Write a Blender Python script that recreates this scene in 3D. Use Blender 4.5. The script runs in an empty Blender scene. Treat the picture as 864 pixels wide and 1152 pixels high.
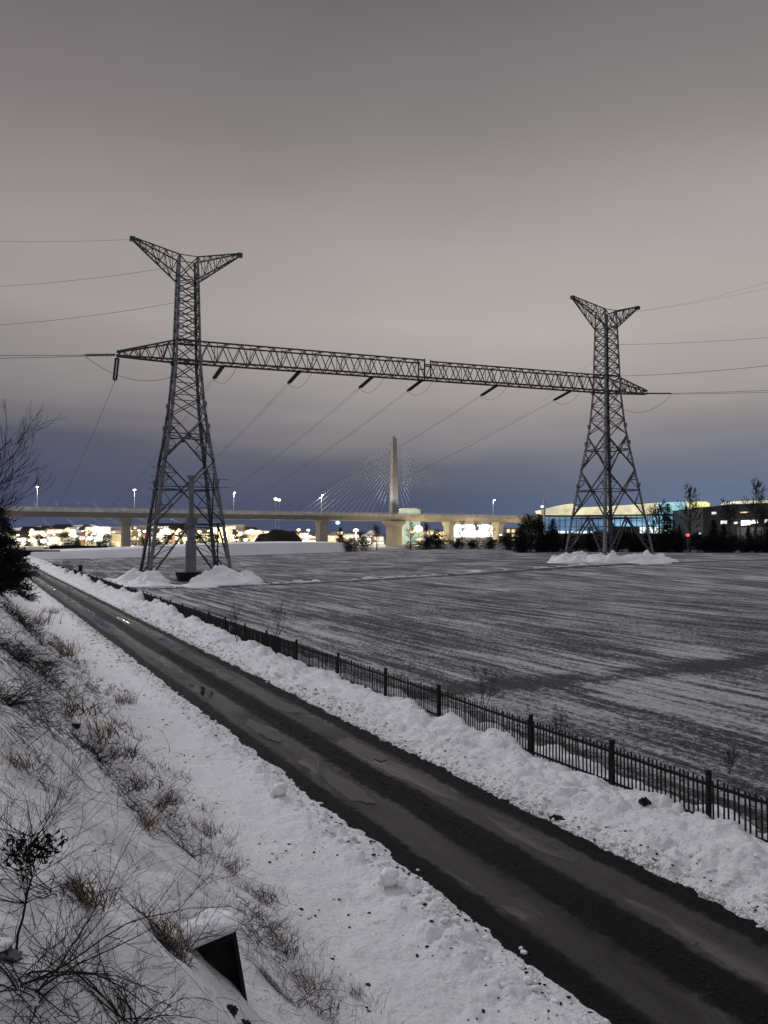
import bpy, bmesh, math, random
from mathutils import Vector, Matrix, noise
C = bpy.context.scene.collection
R = random.Random(7)
rad = math.radians
def V(*a): return Vector(a)
# ---------------------------------------------------------------- helpers
def srgb(r, g, b):
    def f(c):
        c /= 255.0
        return c/12.92 if c <= .04045 else ((c+.055)/1.055)**2.4
    return (f(r), f(g), f(b), 1.0)
def tag(o, label=None, cat=None, group=None, kind=None):
    if label: o['label'] = label
    if cat: o['category'] = cat
    if group: o['group'] = group
    if kind: o['kind'] = kind
    return o
def empty(name, loc, label, cat, group=None, rz=0):
    o = bpy.data.objects.new(name, None); C.objects.link(o)
    o.location = loc; o.rotation_euler.z = rz; o.empty_display_size = .3
    return tag(o, label, cat, group)
class MB:
    """collects shapes, builds ONE mesh"""
    def __init__(s): s.v = []; s.f = []
    def box(s, x0, x1, y0, y1, z0, z1):
        n = len(s.v)
        s.v += [(x0,y0,z0),(x1,y0,z0),(x1,y1,z0),(x0,y1,z0),(x0,y0,z1),(x1,y0,z1),(x1,y1,z1),(x0,y1,z1)]
        s.f += [tuple(n+i for i in q) for q in ((0,3,2,1),(4,5,6,7),(0,1,5,4),(1,2,6,5),(2,3,7,6),(3,0,4,7))]
    def bar(s, a, b, w, h=None, up=None):
        a = Vector(a); b = Vector(b); d = b-a
        if d.length < 1e-6: return
        d.normalize(); h = h or w
        up = Vector(up) if up else (V(0,0,1) if abs(d.z) < .95 else V(1,0,0))
        x = d.cross(up).normalized(); y = x.cross(d).normalized()
        n = len(s.v)
        for p in (a, b):
            for i, j in ((-1,-1),(1,-1),(1,1),(-1,1)):
                s.v.append(tuple(p + x*(i*w/2) + y*(j*h/2)))
        s.f += [tuple(n+i for i in q) for q in ((0,3,2,1),(4,5,6,7),(0,1,5,4),(1,2,6,5),(2,3,7,6),(3,0,4,7))]
    def tube(s, pts, rs, k=6, cap=True):
        pts = [Vector(p) for p in pts]
        if not hasattr(rs, '__len__'): rs = [rs]*len(pts)
        n = len(s.v); m = len(pts); ref = V(.31,.17,.93).normalized()
        for i, p in enumerate(pts):
            d = (pts[min(i+1,m-1)] - pts[max(i-1,0)])
            if d.length < 1e-9: d = V(0,0,1)
            d.normalize()
            r_ = ref if abs(d.dot(ref)) < .97 else V(1,0,0)
            x = d.cross(r_).normalized(); y = d.cross(x)
            for j in range(k):
                a = 2*math.pi*j/k
                s.v.append(tuple(p + x*(math.cos(a)*rs[i]) + y*(math.sin(a)*rs[i])))
        for i in range(m-1):
            for j in range(k):
                j2 = (j+1) % k
                s.f.append((n+i*k+j, n+i*k+j2, n+(i+1)*k+j2, n+(i+1)*k+j))
        if cap and k > 2:
            s.f.append(tuple(n+j for j in reversed(range(k))))
            s.f.append(tuple(n+(m-1)*k+j for j in range(k)))
    def cyl(s, c, r0, r1, z0, z1, k=12):
        s.tube([(c[0],c[1],z0),(c[0],c[1],z1)], [r0,r1], k)
    def prism(s, poly, y0, y1):
        """poly in xz, extruded in y"""
        n = len(s.v); m = len(poly)
        s.v += [(x,y0,z) for x,z in poly] + [(x,y1,z) for x,z in poly]
        s.f.append(tuple(n+i for i in range(m))); s.f.append(tuple(n+m+i for i in reversed(range(m))))
        for i in range(m):
            j = (i+1) % m
            s.f.append((n+i, n+m+i, n+m+j, n+j))
    def tri(s, a, b, c):
        n = len(s.v); s.v += [tuple(a),tuple(b),tuple(c)]; s.f.append((n,n+1,n+2))
    def quad(s, a, b, c, d):
        n = len(s.v); s.v += [tuple(a),tuple(b),tuple(c),tuple(d)]; s.f.append((n,n+1,n+2,n+3))
    def blob(s, c, r, sx=1, sy=1, sz=1, amp=.25, fr=1.0, sub=2, seed=0):
        n = len(s.v)
        vs, fs = ICO[sub]
        for v in vs:
            k = 1 + amp*noise.noise(v*fr*1.7 + V(seed,seed*2.3,c[2]+seed))
            s.v.append((c[0]+v.x*r*sx*k, c[1]+v.y*r*sy*k, c[2]+v.z*r*sz*k))
        s.f += [tuple(n+i for i in f) for f in fs]
    def mesh(s, name, mat, smooth=False):
        me = bpy.data.meshes.new(name); me.from_pydata(s.v, [], s.f)
        for m in (mat if isinstance(mat, list) else [mat]): me.materials.append(m)
        if smooth: me.shade_smooth()
        return me
    def build(s, name, mat, parent=None, smooth=False, loc=None, rz=0):
        o = bpy.data.objects.new(name, s.mesh(name, mat, smooth)); C.objects.link(o)
        if parent: o.parent = parent
        if loc is not None: o.location = loc
        o.rotation_euler.z = rz
        return o
ICO = {}
for sub in (1,2,3):
    b = bmesh.new(); bmesh.ops.create_icosphere(b, subdivisions=sub, radius=1)
    ICO[sub] = ([v.co.copy() for v in b.verts], [tuple(v.index for v in f.verts) for f in b.faces]); b.free()
def dup(root, loc, rz=0, label=None, scale=None, group=None):
    c = root.copy(); C.objects.link(c); c.location = loc; c.rotation_euler.z = rz
    if label: c['label'] = label
    if group: c['group'] = group
    if scale: c.scale = (scale, scale, scale) if not hasattr(scale,'__len__') else scale
    for ch in list(root.children):
        d = ch.copy(); C.objects.link(d); d.parent = c
        for g in list(ch.children):
            e = g.copy(); C.objects.link(e); e.parent = d
    return c
def interp(pts, x):
    if x <= pts[0][0]: return pts[0][1]
    for (a, fa), (b, fb) in zip(pts, pts[1:]):
        if x <= b:
            k = (x-a)/(b-a); return fa + (fb-fa)*k
    return pts[-1][1]
def sm(a, b, x):
    k = min(1, max(0, (x-a)/(b-a))); return k*k*(3-2*k)
# ---------------------------------------------------------------- materials
def newmat(name):
    m = bpy.data.materials.new(name); m.use_nodes = True
    nt = m.node_tree; nt.nodes.clear()
    out = nt.nodes.new('ShaderNodeOutputMaterial'); p = nt.nodes.new('ShaderNodeBsdfPrincipled')
    nt.links.new(p.outputs[0], out.inputs[0])
    return m, nt, p
class N:
    """tiny node writer"""
    def __init__(s, nt): s.nt = nt
    def n(s, t, **kw):
        x = s.nt.nodes.new(t)
        for k, v in kw.items(): setattr(x, k, v)
        return x
    def link(s, a, b): s.nt.links.new(a, b)
    def coord(s, out='Object', scale=(1,1,1), rot=(0,0,0), loc=(0,0,0)):
        t = s.n('ShaderNodeTexCoord'); m = s.n('ShaderNodeMapping')
        m.inputs['Scale'].default_value = scale; m.inputs['Rotation'].default_value = rot; m.inputs['Location'].default_value = loc
        s.link(t.outputs[out], m.inputs['Vector']); return m.outputs[0]
    def noise(s, vec, scale, detail=4, rough=.55, dist=0):
        x = s.n('ShaderNodeTexNoise'); s.link(vec, x.inputs['Vector'])
        x.inputs['Scale'].default_value = scale; x.inputs['Detail'].default_value = detail
        x.inputs['Roughness'].default_value = rough; x.inputs['Distortion'].default_value = dist
        return x.outputs['Fac']
    def ramp(s, fac, stops):
        x = s.n('ShaderNodeValToRGB'); cr = x.color_ramp
        while len(cr.elements) < len(stops): cr.elements.new(.5)
        for e, (p, c) in zip(cr.elements, stops):
            e.position = p; e.color = c if hasattr(c,'__len__') else (c,c,c,1)
        s.link(fac, x.inputs[0]); return x.outputs[0]
    def math(s, op, a, b=None, c=None, clamp=False):
        x = s.n('ShaderNodeMath', operation=op); x.use_clamp = clamp
        for i, v in enumerate((a, b, c)):
            if v is None: continue
            if isinstance(v, (int, float)): x.inputs[i].default_value = v
            else: s.link(v, x.inputs[i])
        return x.outputs[0]
    def mix(s, f, a, b):
        x = s.n('ShaderNodeMix', data_type='RGBA')
        if isinstance(f, (int,float)): x.inputs[0].default_value = f
        else: s.link(f, x.inputs[0])
        for i, v in ((6,a),(7,b)):
            if hasattr(v,'__len__'): x.inputs[i].default_value = v if len(v)==4 else (*v,1)
            else: s.link(v, x.inputs[i])
        return x.outputs[2]
    def bump(s, h, dist, strength=1, prev=None):
        x = s.n('ShaderNodeBump'); x.inputs['Distance'].default_value = dist; x.inputs['Strength'].default_value = strength
        s.link(h, x.inputs['Height'])
        if prev is not None: s.link(prev, x.inputs['Normal'])
        return x.outputs[0]
    def sep(s, vec):
        x = s.n('ShaderNodeSeparateXYZ'); s.link(vec, x.inputs[0]); return x.outputs
def simple(name, col, rough=.7, var=.25, scale=3, metal=0, bump=0, spec=None):
    m, nt, p = newmat(name); k = N(nt)
    c = k.coord(); f = k.noise(c, scale, 5)
    a = tuple(max(0, x*(1-var)) for x in col); b = tuple(min(1, x*(1+var)) for x in col)
    k.link(k.ramp(f, [(.3,(*a,1)),(.7,(*b,1))]), p.inputs['Base Color'])
    p.inputs['Roughness'].default_value = rough; p.inputs['Metallic'].default_value = metal
    if spec is not None: p.inputs['Specular IOR Level'].default_value = spec
    if bump: k.link(k.bump(f, bump), p.inputs['Normal'])
    return m
def emis(name, col, st, var=0, scale=.3):
    m, nt, p = newmat(name); k = N(nt)
    p.inputs['Base Color'].default_value = (.3,.3,.3,1); p.inputs['Emission Strength'].default_value = st
    p.inputs['Emission Color'].default_value = (*col,1)
    if var:
        f = k.noise(k.coord(), scale, 3)
        k.link(k.ramp(f, [(.35,tuple(c*(1-var) for c in col)+(1,)),(.6,(*col,1))]), p.inputs['Emission Color'])
    return m
def snow_mat(name, dirt=0.0, edge=None, fine=1.0):
    m, nt, p = newmat(name); k = N(nt); c = k.coord()
    f1 = k.noise(c, 1.1, 6); f2 = k.noise(c, 9, 6, .62); f3 = k.noise(c, 45, 4, .6)
    base = k.ramp(f1, [(.3,(.80,.80,.815,1)),(.7,(.88,.88,.89,1))])
    if dirt:
        d = k.ramp(k.noise(c, 7.5, 8, .72, .3), [(.585,0.0),(.66,1.0)])
        zone = k.ramp(k.noise(c, .55, 3), [(.40,0.0),(.62,1.0)])
        base = k.mix(k.math('MULTIPLY', k.math('MULTIPLY', d, zone), dirt), base, (.12,.105,.09,1))
    if edge:   # grit thrown onto the snow beside the road: list of (s0, s1) where it fades out
        sx = k.sep(c)[0]
        for s0, s1 in edge:
            mr = k.n('ShaderNodeMapRange'); mr.inputs[1].default_value = s0; mr.inputs[2].default_value = s1
            mr.inputs[3].default_value = 1; mr.inputs[4].default_value = 0; k.link(sx, mr.inputs[0])
            g = k.math('MULTIPLY', k.math('ADD', k.noise(c, 6, 7, .7), k.noise(c, 26, 5, .7)), .5)
            g = k.math('ADD', g, k.math('MULTIPLY', mr.outputs[0], .17))
            base = k.mix(k.ramp(g, [(.60,0.0),(.69,.85)]), base, (.07,.062,.053,1))
    k.link(base, p.inputs['Base Color']); p.inputs['Roughness'].default_value = .62
    p.inputs['Specular IOR Level'].default_value = .3
    b = k.bump(f2, .10*fine, 1); b = k.bump(f3, .016*fine, .8, b)
    k.link(b, p.inputs['Normal']); return m
M = {}
M['snow'] = snow_mat('snow', .5)
M['snow_left'] = snow_mat('snow_left', .8)
M['snow_right'] = snow_mat('snow_right', .25, edge=[(1.95,2.65)])
M['snow_clean'] = snow_mat('snow_clean', 0, None, .5)
M['snow_far'] = simple('snow_far', (.78,.78,.80), .7, .12, .05)
M['steel'] = simple('galvanised_steel', (.14,.15,.17), .55, .3, .8, .25)
M['steel_dark'] = simple('weathered_steel', (.042,.043,.049), .6, .3, 1.2, .2)
M['iron'] = simple('black_iron', (.014,.013,.013), .7, .3, 6, spec=.12)
M['wire'] = simple('conductor', (.05,.05,.055), .5, .1, 1)
M['porcelain'] = simple('brown_porcelain', (.028,.022,.022), .35, .2, 3)
M['concrete'] = simple('bridge_concrete', (.30,.295,.27), .8, .14, .12)
M['concrete_dark'] = simple('dark_wet_concrete', (.016,.015,.015), .85, .3, 1.5, 0, .02, spec=.12)
M['rail'] = simple('lamplit_barrier_concrete', (.55,.54,.5), .8, .3, .35)  # lighter than the deck concrete: street lamp light is put into the colour
M['stay'] = simple('stay_cable', (.5,.51,.52), .5, .1, 1)
M['bark'] = simple('bark', (.045,.038,.034), .9, .3, 8)
M['twig'] = simple('twig', (.022,.018,.017), .9, .4, 14, spec=.08)
M['twig_red'] = simple('reddish_twig', (.085,.055,.042), .9, .5, 14, spec=.08)
M['straw'] = simple('dry_grass', (.17,.125,.075), .9, .6, 9, spec=.1)
M['deadleaf'] = simple('dark_leaf', (.010,.009,.009), .9, .3, 8, spec=.05)
M['needle'] = simple('needle', (.014,.018,.014), .95, .35, 2, spec=.05)
M['shrubleaf'] = simple('shrub_leaf', (.020,.018,.017), .95, .35, 2, spec=.05)
M['fieldgrass'] = simple('field_grass', (.06,.056,.054), .95, .5, 1.3, spec=.1)
M['clod'] = simple('soil_clod', (.024,.021,.019), .9, .4, 10, spec=.1)
M['rock'] = simple('rock', (.13,.13,.13), .85, .4, 5, 0, .03)
M['facade_dark'] = simple('dark_facade', (.045,.045,.05), .7, .3, .3)
M['facade_grey'] = simple('grey_facade', (.22,.23,.23), .7, .2, .2)
M['roof_dark'] = simple('dark_roof', (.05,.05,.055), .7, .2, .3)
M['wall_a'] = simple('render_cream', (.5,.45,.35), .8, .15, .2)
M['wall_b'] = simple('render_white', (.6,.6,.58), .8, .15, .2)
M['wall_c'] = simple('brick_brown', (.25,.16,.11), .8, .2, .3)
M['roof_snow'] = simple('snowy_roof', (.68,.68,.7), .7, .1, .3)
M['e_white'] = emis('light_white', (1,.97,.9), 3.0)
M['e_warm'] = emis('light_warm', (1,.72,.34), 3.4)
M['e_yellow'] = emis('light_yellow', (1,.86,.5), 3.0)
M['e_orange'] = emis('light_orange', (1,.45,.12), 1.8)
M['e_blue'] = emis('light_blue', (.35,.6,1), 1.6)
M['e_red'] = emis('light_red', (1,.06,.05), 2.2)
M['e_lamp'] = emis('lamp_glow', (1,.98,.9), 14)
M['lit_white'] = emis('window_white', (1,.96,.86), 1.35, .45, .25)
M['lit_warm'] = emis('window_warm', (1,.74,.36), 1.3, .55, .25)
M['lit_yellow'] = emis('window_yellow', (1,.85,.45), 1.3, .5, .25)
# ---------------------------------------------------------------- frames
CAMZ = 6.5
H0 = 604.0; F = 832.0
NX, NY = .8744, .4852          # across the road (to the right)
OFF = 9.57
AZ = math.atan2(NY, NX)
LOC = (NX*OFF, NY*OFF, 0)      # origin of the road frame: local x = across, local y = along
def W(s, t, z=0): return V(NX*(s+OFF) - NY*t, NY*(s+OFF) + NX*t, z)
def ST(x, y): return (NX*x + NY*y - OFF, -NY*x + NX*y)
def nz(x, y, z=0.0): return noise.noise(V(x, y, z))
def vor(x, y, z=0.0): return noise.voronoi(V(x, y, z))[0][0]
def fieldrise(x, y):
    return 1.83*sm(70, 150, y)*sm(-25, 46, x) + .25*sm(150, 230, y)*sm(-25, 46, x)
def hfield(s, t):
    p = W(s, t)
    h = fieldrise(p.x, p.y) - .06
    # shallow ditch between the two pylons
    d = t - 96.3 + .01*s
    if abs(d) < 2 and s > 8: h -= .35*math.exp(-(d/.6)**2)
    if s < 5: h -= .5*sm(5, 4.2, s) if s > 4.2 else .5
    return h
PL = [(-200,9),(-40,7.4),(-20,6.4),(-14,5.9),(-11,5.05),(-9.5,4.55),(-8.5,3.6),(-7.26,2.3),(-6,1.0),(-5.2,.42),(-4.2,.2),(-3,.14),(-2.3,.1),(-1.95,-.03),(-1.8,-.2)]
def dome(x, y, z=0.0, q=.72):
    d = vor(x, y, z); return math.sqrt(max(0.0, q*q - d*d))
def hleft(s0, t):
    s = s0 - (.17*nz(t*.9, 2.2) + .13*nz(t*2.7, 5.1) + .07*nz(t*7.5, s0*2)) * sm(-3.6, -2.2, s0) + .05*sm(-3.6,-2.2,s0)
    # smooth the profile a little
    ws = s + .35*nz(t*.35, 61)*sm(-4,-6,s); z = sum(interp(PL, ws+q*.3) for q in (-3,-2,-1,0,1,2,3))/7 if s < -3.6 else (interp(PL, s-.35) + 2*interp(PL, s) + interp(PL, s+.35))/4
    if s > -2.5: z = interp(PL, s)
    k = 1 - sm(150, 200, t); z = z*k if s < -4 else z
    near = sm(-2.0, -2.6, s)
    z += ((.22*nz(s*.45, t*.3, 3) + .10*(.5-vor(s*1.3,t*1.1,2)) + .05*nz(s*3.5,t*3,5)) * sm(-4.5,-6.5,s)) + near*.05*nz(s*1.7, t*1.7, 9)
    z += near*.045*(.5 - vor(s*2.2, t*2.0, 4))
    c1 = sm(-4.9,-3.3,s); msk = .35+.65*sm(-.15,.25,nz(s*.6,t*.4,41))
    z += near*c1*(.085*dome(s*3.1,t*2.7,14) + .055*dome(s*7.5,t*6.5,19) + .03*nz(s*5,t*5,6))*msk - near*c1*.05*msk
    z -= near*.045*max(0,.24-vor(s*1.4,t*1.2,33))/.24*sm(-5.2,-4.2,s)
    e = math.exp(-((s+2.75)/.55)**2)                      # crumbled plough edge
    z += e*(.04 + .26*dome(s*1.8, t*1.4, 8)*sm(-.2,.3,nz(t*.5,s*.3,2)) + .10*dome(s*4.5,t*4,3) + .05*nz(s*6, t*6, 2) + .03*nz(s*13,t*13,2))
    z += near*.022*nz(s*8, t*8, 1) + near*.012*nz(s*17,t*17,1)
    z += sm(-5,-6,s)*.06*nz(s*2.1,t*1.6,12)
    if s < -30: z += 1.2*nz(s*.02, t*.02, 5)
    return z
PR = [(1.8,-.25),(1.95,-.03),(2.15,.10),(2.6,.27),(3.3,.36),(4.2,.36),(4.8,.30),(5.3,.14),(5.9,-.02),(6.6,-.25)]
def hright(s0, t):
    s = s0 + (.15*nz(t*.9, 12.2) + .13*nz(t*2.7, 15.1) + .07*nz(t*7.5, s0*2)) * sm(3.4, 2.2, s0) - .05*sm(3.4,2.2,s0)
    z = interp(PR, s)
    m = sm(1.95, 2.4, s)*sm(6.5, 5.6, s)
    lump = max(0, .62 - vor(s*.75, t*.62, 1.5))
    z += m*.75*lump*sm(1.9,3.6,s)*(.55+.7*max(0,nz(s*.2,t*.13,7)+.3))
    k1 = .4+.6*sm(-.2,.25,nz(s*.7,t*.45,44))
    z += m*k1*(.22*dome(s*1.9, t*1.5, 6) + .115*dome(s*4.3, t*3.8, 2) + .055*dome(s*9.5,t*8.5,5)) - m*.17
    z += m*.07*nz(s*3.1, t*3.1, 4) + m*.035*nz(s*9, t*9, 4)
    z += m*sm(3.2,4.4,s)*sm(28, 70, t)*(.95*dome(s*.55, t*.42, 11)*sm(-.25,.2,nz(t*.22,7)) + .25*dome(s*1.3,t*1.1,12))
    return z
def hany(x, y):
    s, t = ST(x, y)
    if s < -1.95: return hleft(s, t)
    if s < 1.95: return 0.0
    if s < 5.9: return max(hright(s, t), -.05)
    return hfield(s, t)
def hit(px, py):
    """where the view ray of a spot in the photograph meets the terrain: used to seat plants on the ground"""
    dx = (px-432)/F; dz = (H0-py)/F
    y = 1.5
    while y < 900:
        if CAMZ + dz*y < hany(dx*y, y): break
        y *= 1.01
    return V(dx*y, y, hany(dx*y, y))
def grid(name, ss, ts, hf, mat, attr=None, kind='structure', parent=None, smooth=True):
    vs = [(s, t, hf(s, t)) for t in ts for s in ss]; w = len(ss)
    fs = [(j*w+i, j*w+i+1, (j+1)*w+i+1, (j+1)*w+i) for j in range(len(ts)-1) for i in range(w-1)]
    me = bpy.data.meshes.new(name); me.from_pydata(vs, [], fs); me.materials.append(mat)
    if smooth: me.shade_smooth()
    if attr:
        a = me.attributes.new(attr[0], 'FLOAT', 'POINT')
        a.data.foreach_set('value', [attr[1](v[0], v[1]) for v in vs])
    o = bpy.data.objects.new(name, me); C.objects.link(o); o.location = LOC; o.rotation_euler.z = AZ
    tag(o, kind=kind); return o
def steps(a, b, f):
    r = [a]
    while r[-1] < b: r.append(r[-1] + f(r[-1]))
    r[-1] = b; return r
# ---------------------------------------------------------------- setting: ground, field, road, banks
def cover(s, t):
    """how much snow lies on the field (0..1): rows parallel to the road"""
    a = .55*nz(s*1.15 + .25*nz(s*.2,t*.15), t*.055, 2) + .38*nz(s*2.9, t*.22, 5) + .35*nz(s*.16, t*.07, 8)
    d = abs(t + .08*s - 27.04 + .35*nz(s*.15, 1.3))
    a -= (.62-.9*max(0,nz(s*.45,t*.6,23)-.12))*sm(1.25, .8, d)
    if abs(d-1.35) < .25: a -= .2
    a += .5*max(0, nz(s*.33, t*.16, 13)-.18) + .6*max(0, nz(s*.8, t*.3, 17)-.38)
    a += .75*math.exp(-((t-98.2)/.7)**2)*max(0, nz(s*.35, 4.4)+.35) if s > 10 else 0
    a -= .8*math.exp(-((t-96.3)/.8)**2) if s > 10 else 0
    a -= .12*sm(60,140,t)
    return min(1, max(0, .5 + a))
def field_material():
    m, nt, p = newmat('winter_field'); k = N(nt); c = k.coord()
    at = k.n('ShaderNodeAttribute'); at.attribute_name = 'cover'
    st = k.coord(scale=(1.0,.10,1)); st2 = k.coord(scale=(1,.55,1))
    fine = k.noise(st2, 8, 8, .75); mid = k.noise(st, 3.6, 7, .62); vfine = k.noise(c, 30, 5, .7)
    v = k.math('ADD', k.math('MULTIPLY', at.outputs['Fac'], .42), k.math('MULTIPLY', mid, .55))
    v = k.math('ADD', v, k.math('MULTIPLY', k.math('SUBTRACT', fine, .5), 1.5))
    v = k.math('ADD', v, k.math('MULTIPLY', k.math('SUBTRACT', vfine, .5), 1.3))
    wv = k.n('ShaderNodeMath', operation='SINE'); xx = k.sep(c)[0]
    k.link(k.math('ADD', k.math('MULTIPLY', xx, 7.4), k.math('MULTIPLY', k.noise(st, .8, 3), 9)), wv.inputs[0])
    v = k.math('ADD', v, k.math('MULTIPLY', wv.outputs[0], .045))
    snow = k.ramp(v, [(.475,0.0),(.625,1.0)])
    grass = k.ramp(k.noise(st2, 17, 8, .8), [(.38,(.010,.0098,.010,1)),(.52,(.062,.060,.062,1)),(.64,(.24,.235,.24,1))])
    k.link(k.mix(k.math('MULTIPLY', snow, .97), grass, (.74,.74,.76,1)), p.inputs['Base Color'])
    p.inputs['Roughness'].default_value = .8; p.inputs['Specular IOR Level'].default_value = .25
    b = k.bump(fine, .20, 1); b = k.bump(vfine, .07, 1, b); k.link(b, p.inputs['Normal'])
    return m
M['field'] = field_material()
def hf(s, t):
    h = hfield(s, t)
    if 5 < s < 60 and 4 < t < 70: h += .035*nz(s*2.6, t*.5, 3) + .02*nz(s*7, t*5, 1)
    return h
ss = steps(-1500, -12, lambda x: max(8, -x*.18)) + steps(-10.5, 4.2, lambda x: 1.9) + steps(4.5, 1800, lambda x: max(.14, (x)*.0105))
ts = steps(-600, -8, lambda x: max(3, -x*.2)) + steps(-6, 2600, lambda x: max(.16, abs(x)*.0085))
def hbig(s, t):
    if s < -9: return -2.0
    return hf(s, t)
grid('field', ss, ts, hbig, M['field'], ('cover', cover))
# road
def road_material():
    m, nt, p = newmat('muddy_road'); k = N(nt); c = k.coord(); x, y, z = k.sep(c)
    st = k.coord(scale=(1,.16,1))
    wob = k.math('MULTIPLY', k.math('SUBTRACT', k.noise(st, .9, 4), .5), .45)
    wob = k.math('ADD', wob, k.math('MULTIPLY', k.math('SUBTRACT', k.noise(c, 3.5, 6, .7), .5), .50))
    xs = k.math('ADD', x, wob)
    # |x| : 0 = crown strip, ~1 = wheel lanes (pale wet fines), ~2 = loose dark gravel edge
    ax = k.math('ABSOLUTE', xs)
    lane = k.math('ABSOLUTE', k.math('SUBTRACT', ax, .98))
    lanef = k.n('ShaderNodeMapRange'); lanef.interpolation_type = 'SMOOTHSTEP'
    for i, v in ((1,.36),(2,.60),(3,1),(4,0)): lanef.inputs[i].default_value = v
    k.link(lane, lanef.inputs[0])
    holes = k.ramp(k.noise(st, .55, 3), [(.36,.35),(.5,1.0)])
    lf = k.math('MULTIPLY', lanef.outputs[0], holes)
    dark = k.ramp(k.noise(c, 30, 8, .75), [(.42,(.003,.0028,.0026,1)),(.70,(.022,.0195,.0175,1))])
    mud = k.ramp(k.noise(st, 3.0, 6, .6), [(.25,(.014,.0112,.0090,1)),(.75,(.034,.0280,.0225,1))])
    col = k.mix(lf, dark, mud)
    grit = k.ramp(k.noise(c, 55, 5, .7), [(.36,.45),(.5,1.0),(.62,1.7)])
    ml = k.n('ShaderNodeMix', data_type='RGBA', blend_type='MULTIPLY'); ml.inputs[0].default_value = .9
    k.link(col, ml.inputs[6]); k.link(grit, ml.inputs[7]); col = ml.outputs[2]
    tr = k.noise(k.coord(scale=(1,.035,1)), 9, 5, .65)
    ml = k.n('ShaderNodeMix', data_type='RGBA', blend_type='MULTIPLY'); ml.inputs[0].default_value = .8
    k.link(col, ml.inputs[6]); k.link(k.ramp(tr, [(.35,.55),(.6,1.25)]), ml.inputs[7]); col = ml.outputs[2]
    slush = k.math('MULTIPLY', k.ramp(k.noise(c, 5.5, 8, .75), [(.64,0.0),(.70,1.0)]), k.ramp(k.noise(c, .7, 2), [(.5,0.0),(.62,.75)]))
    col = k.mix(slush, col, (.20,.195,.19,1))
    # puddles in the wheel lanes
    pn = k.noise(k.coord(scale=(.8,.22,1), loc=(3.1,.8,0)), .9, 3, .5, .3)
    pud = k.math('MULTIPLY', k.ramp(pn, [(.55,0.0),(.585,1.0)]), lanef.outputs[0])
    col = k.mix(pud, col, (.036,.033,.030,1))
    k.link(col, p.inputs['Base Color'])
    ro = k.math('SUBTRACT', k.math('ADD', k.math('MULTIPLY', k.noise(c, 14, 4), .3), .50), k.math('MULTIPLY', lf, .26))
    ro = k.math('MULTIPLY', ro, k.math('SUBTRACT', 1, k.math('MULTIPLY', pud, .66)))
    k.link(ro, p.inputs['Roughness']); k.link(k.math('ADD', .10, k.math('MULTIPLY', lf, .18)), p.inputs['Specular IOR Level'])
    hb = k.math('MULTIPLY', k.noise(c, 26, 7, .75), k.math('SUBTRACT', 1, k.math('MULTIPLY', lf, .55)))
    hb = k.math('MULTIPLY', hb, k.math('SUBTRACT', 1, k.math('MULTIPLY', pud, .97)))
    b = k.bump(hb, .07, 1); k.link(b, p.inputs['Normal'])
    return m
M['road'] = road_material()
def hroad(s, t):
    g = math.exp(-((abs(s)-.98)/.38)**2)
    rough = 1-.75*g
    return -.045*g + .012*rough*nz(s*6, t*5, 3) + .018*rough*nz(s*2.2, t*.9, 6) + .006*nz(s*14,t*14,2)*rough
grid('road', steps(-2.3, 2.3, lambda x: .07), steps(-12, 240, lambda x: max(.07, abs(x)*.006)), hroad, M['road'])
# standing water in the wheel ruts
M['water'], _nt, _p = newmat('puddle_water')
_p.inputs['Base Color'].default_value = (.012,.011,.010,1); _p.inputs['Roughness'].default_value = .04; _p.inputs['IOR'].default_value = 1.33
M['slurry'], _nt, _p = newmat('mud_slurry')
_p.inputs['Base Color'].default_value = (.030,.0275,.025,1); _p.inputs['Roughness'].default_value = .32; _p.inputs['Specular IOR Level'].default_value = .4
def puddle(name, cs, ct, rs, rt, mat, seed):
    v = [W(cs, ct, -.026)]; n = 90
    for i in range(n):
        a = 2*math.pi*i/n; q = 1 + .45*nz(math.cos(a)*1.3, math.sin(a)*1.3, seed) + .22*nz(math.cos(a)*4, math.sin(a)*4, seed+3)
        v.append(W(cs+math.cos(a)*rs*q, ct+math.sin(a)*rt*q, -.026))
    m = MB(); m.v = [tuple(p) for p in v]; m.f = [(0, i+1, (i+1)%n+1) for i in range(n)]
    tag(m.build(name, M[mat]), kind='structure')
for i, (cs, ct, a, b, mt) in enumerate(((1.0,46.8,.5,1.7,'water'),(.95,43.6,.32,.7,'water'),(-.95,31.5,.34,1.6,'water'),(-1.0,36.5,.36,1.8,'slurry'),(-.98,60,.36,3.0,'water'),(1.0,68,.3,3,'slurry'),(-.9,24.0,.36,1.5,'slurry'),(1.0,28.5,.42,3.2,'slurry'),(.98,20.5,.40,1.6,'slurry'),(-.95,17.4,.34,1.3,'slurry'))):
    puddle('puddle', cs, ct, a, b, mt, i*3.7)
# left bank and verge
ss = steps(-200, -16, lambda x: max(1.2,-x*.12)) + steps(-15.9, -10.6, lambda x: .35) + steps(-10.5, -1.8, lambda x: .055)
ts = steps(-60, -4, lambda x: 1.8) + steps(-3.8, 240, lambda x: max(.06, abs(x)*.0065))
grid('snowy_embankment', ss, ts, hleft, M['snow_left'])
ts = steps(-25, 1, lambda x: .5) + steps(1.1, 240, lambda x: max(.05, abs(x)*.0048))
grid('snow_bank', steps(1.8, 6.6, lambda x: .045), ts, hright, M['snow_right'])
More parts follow.
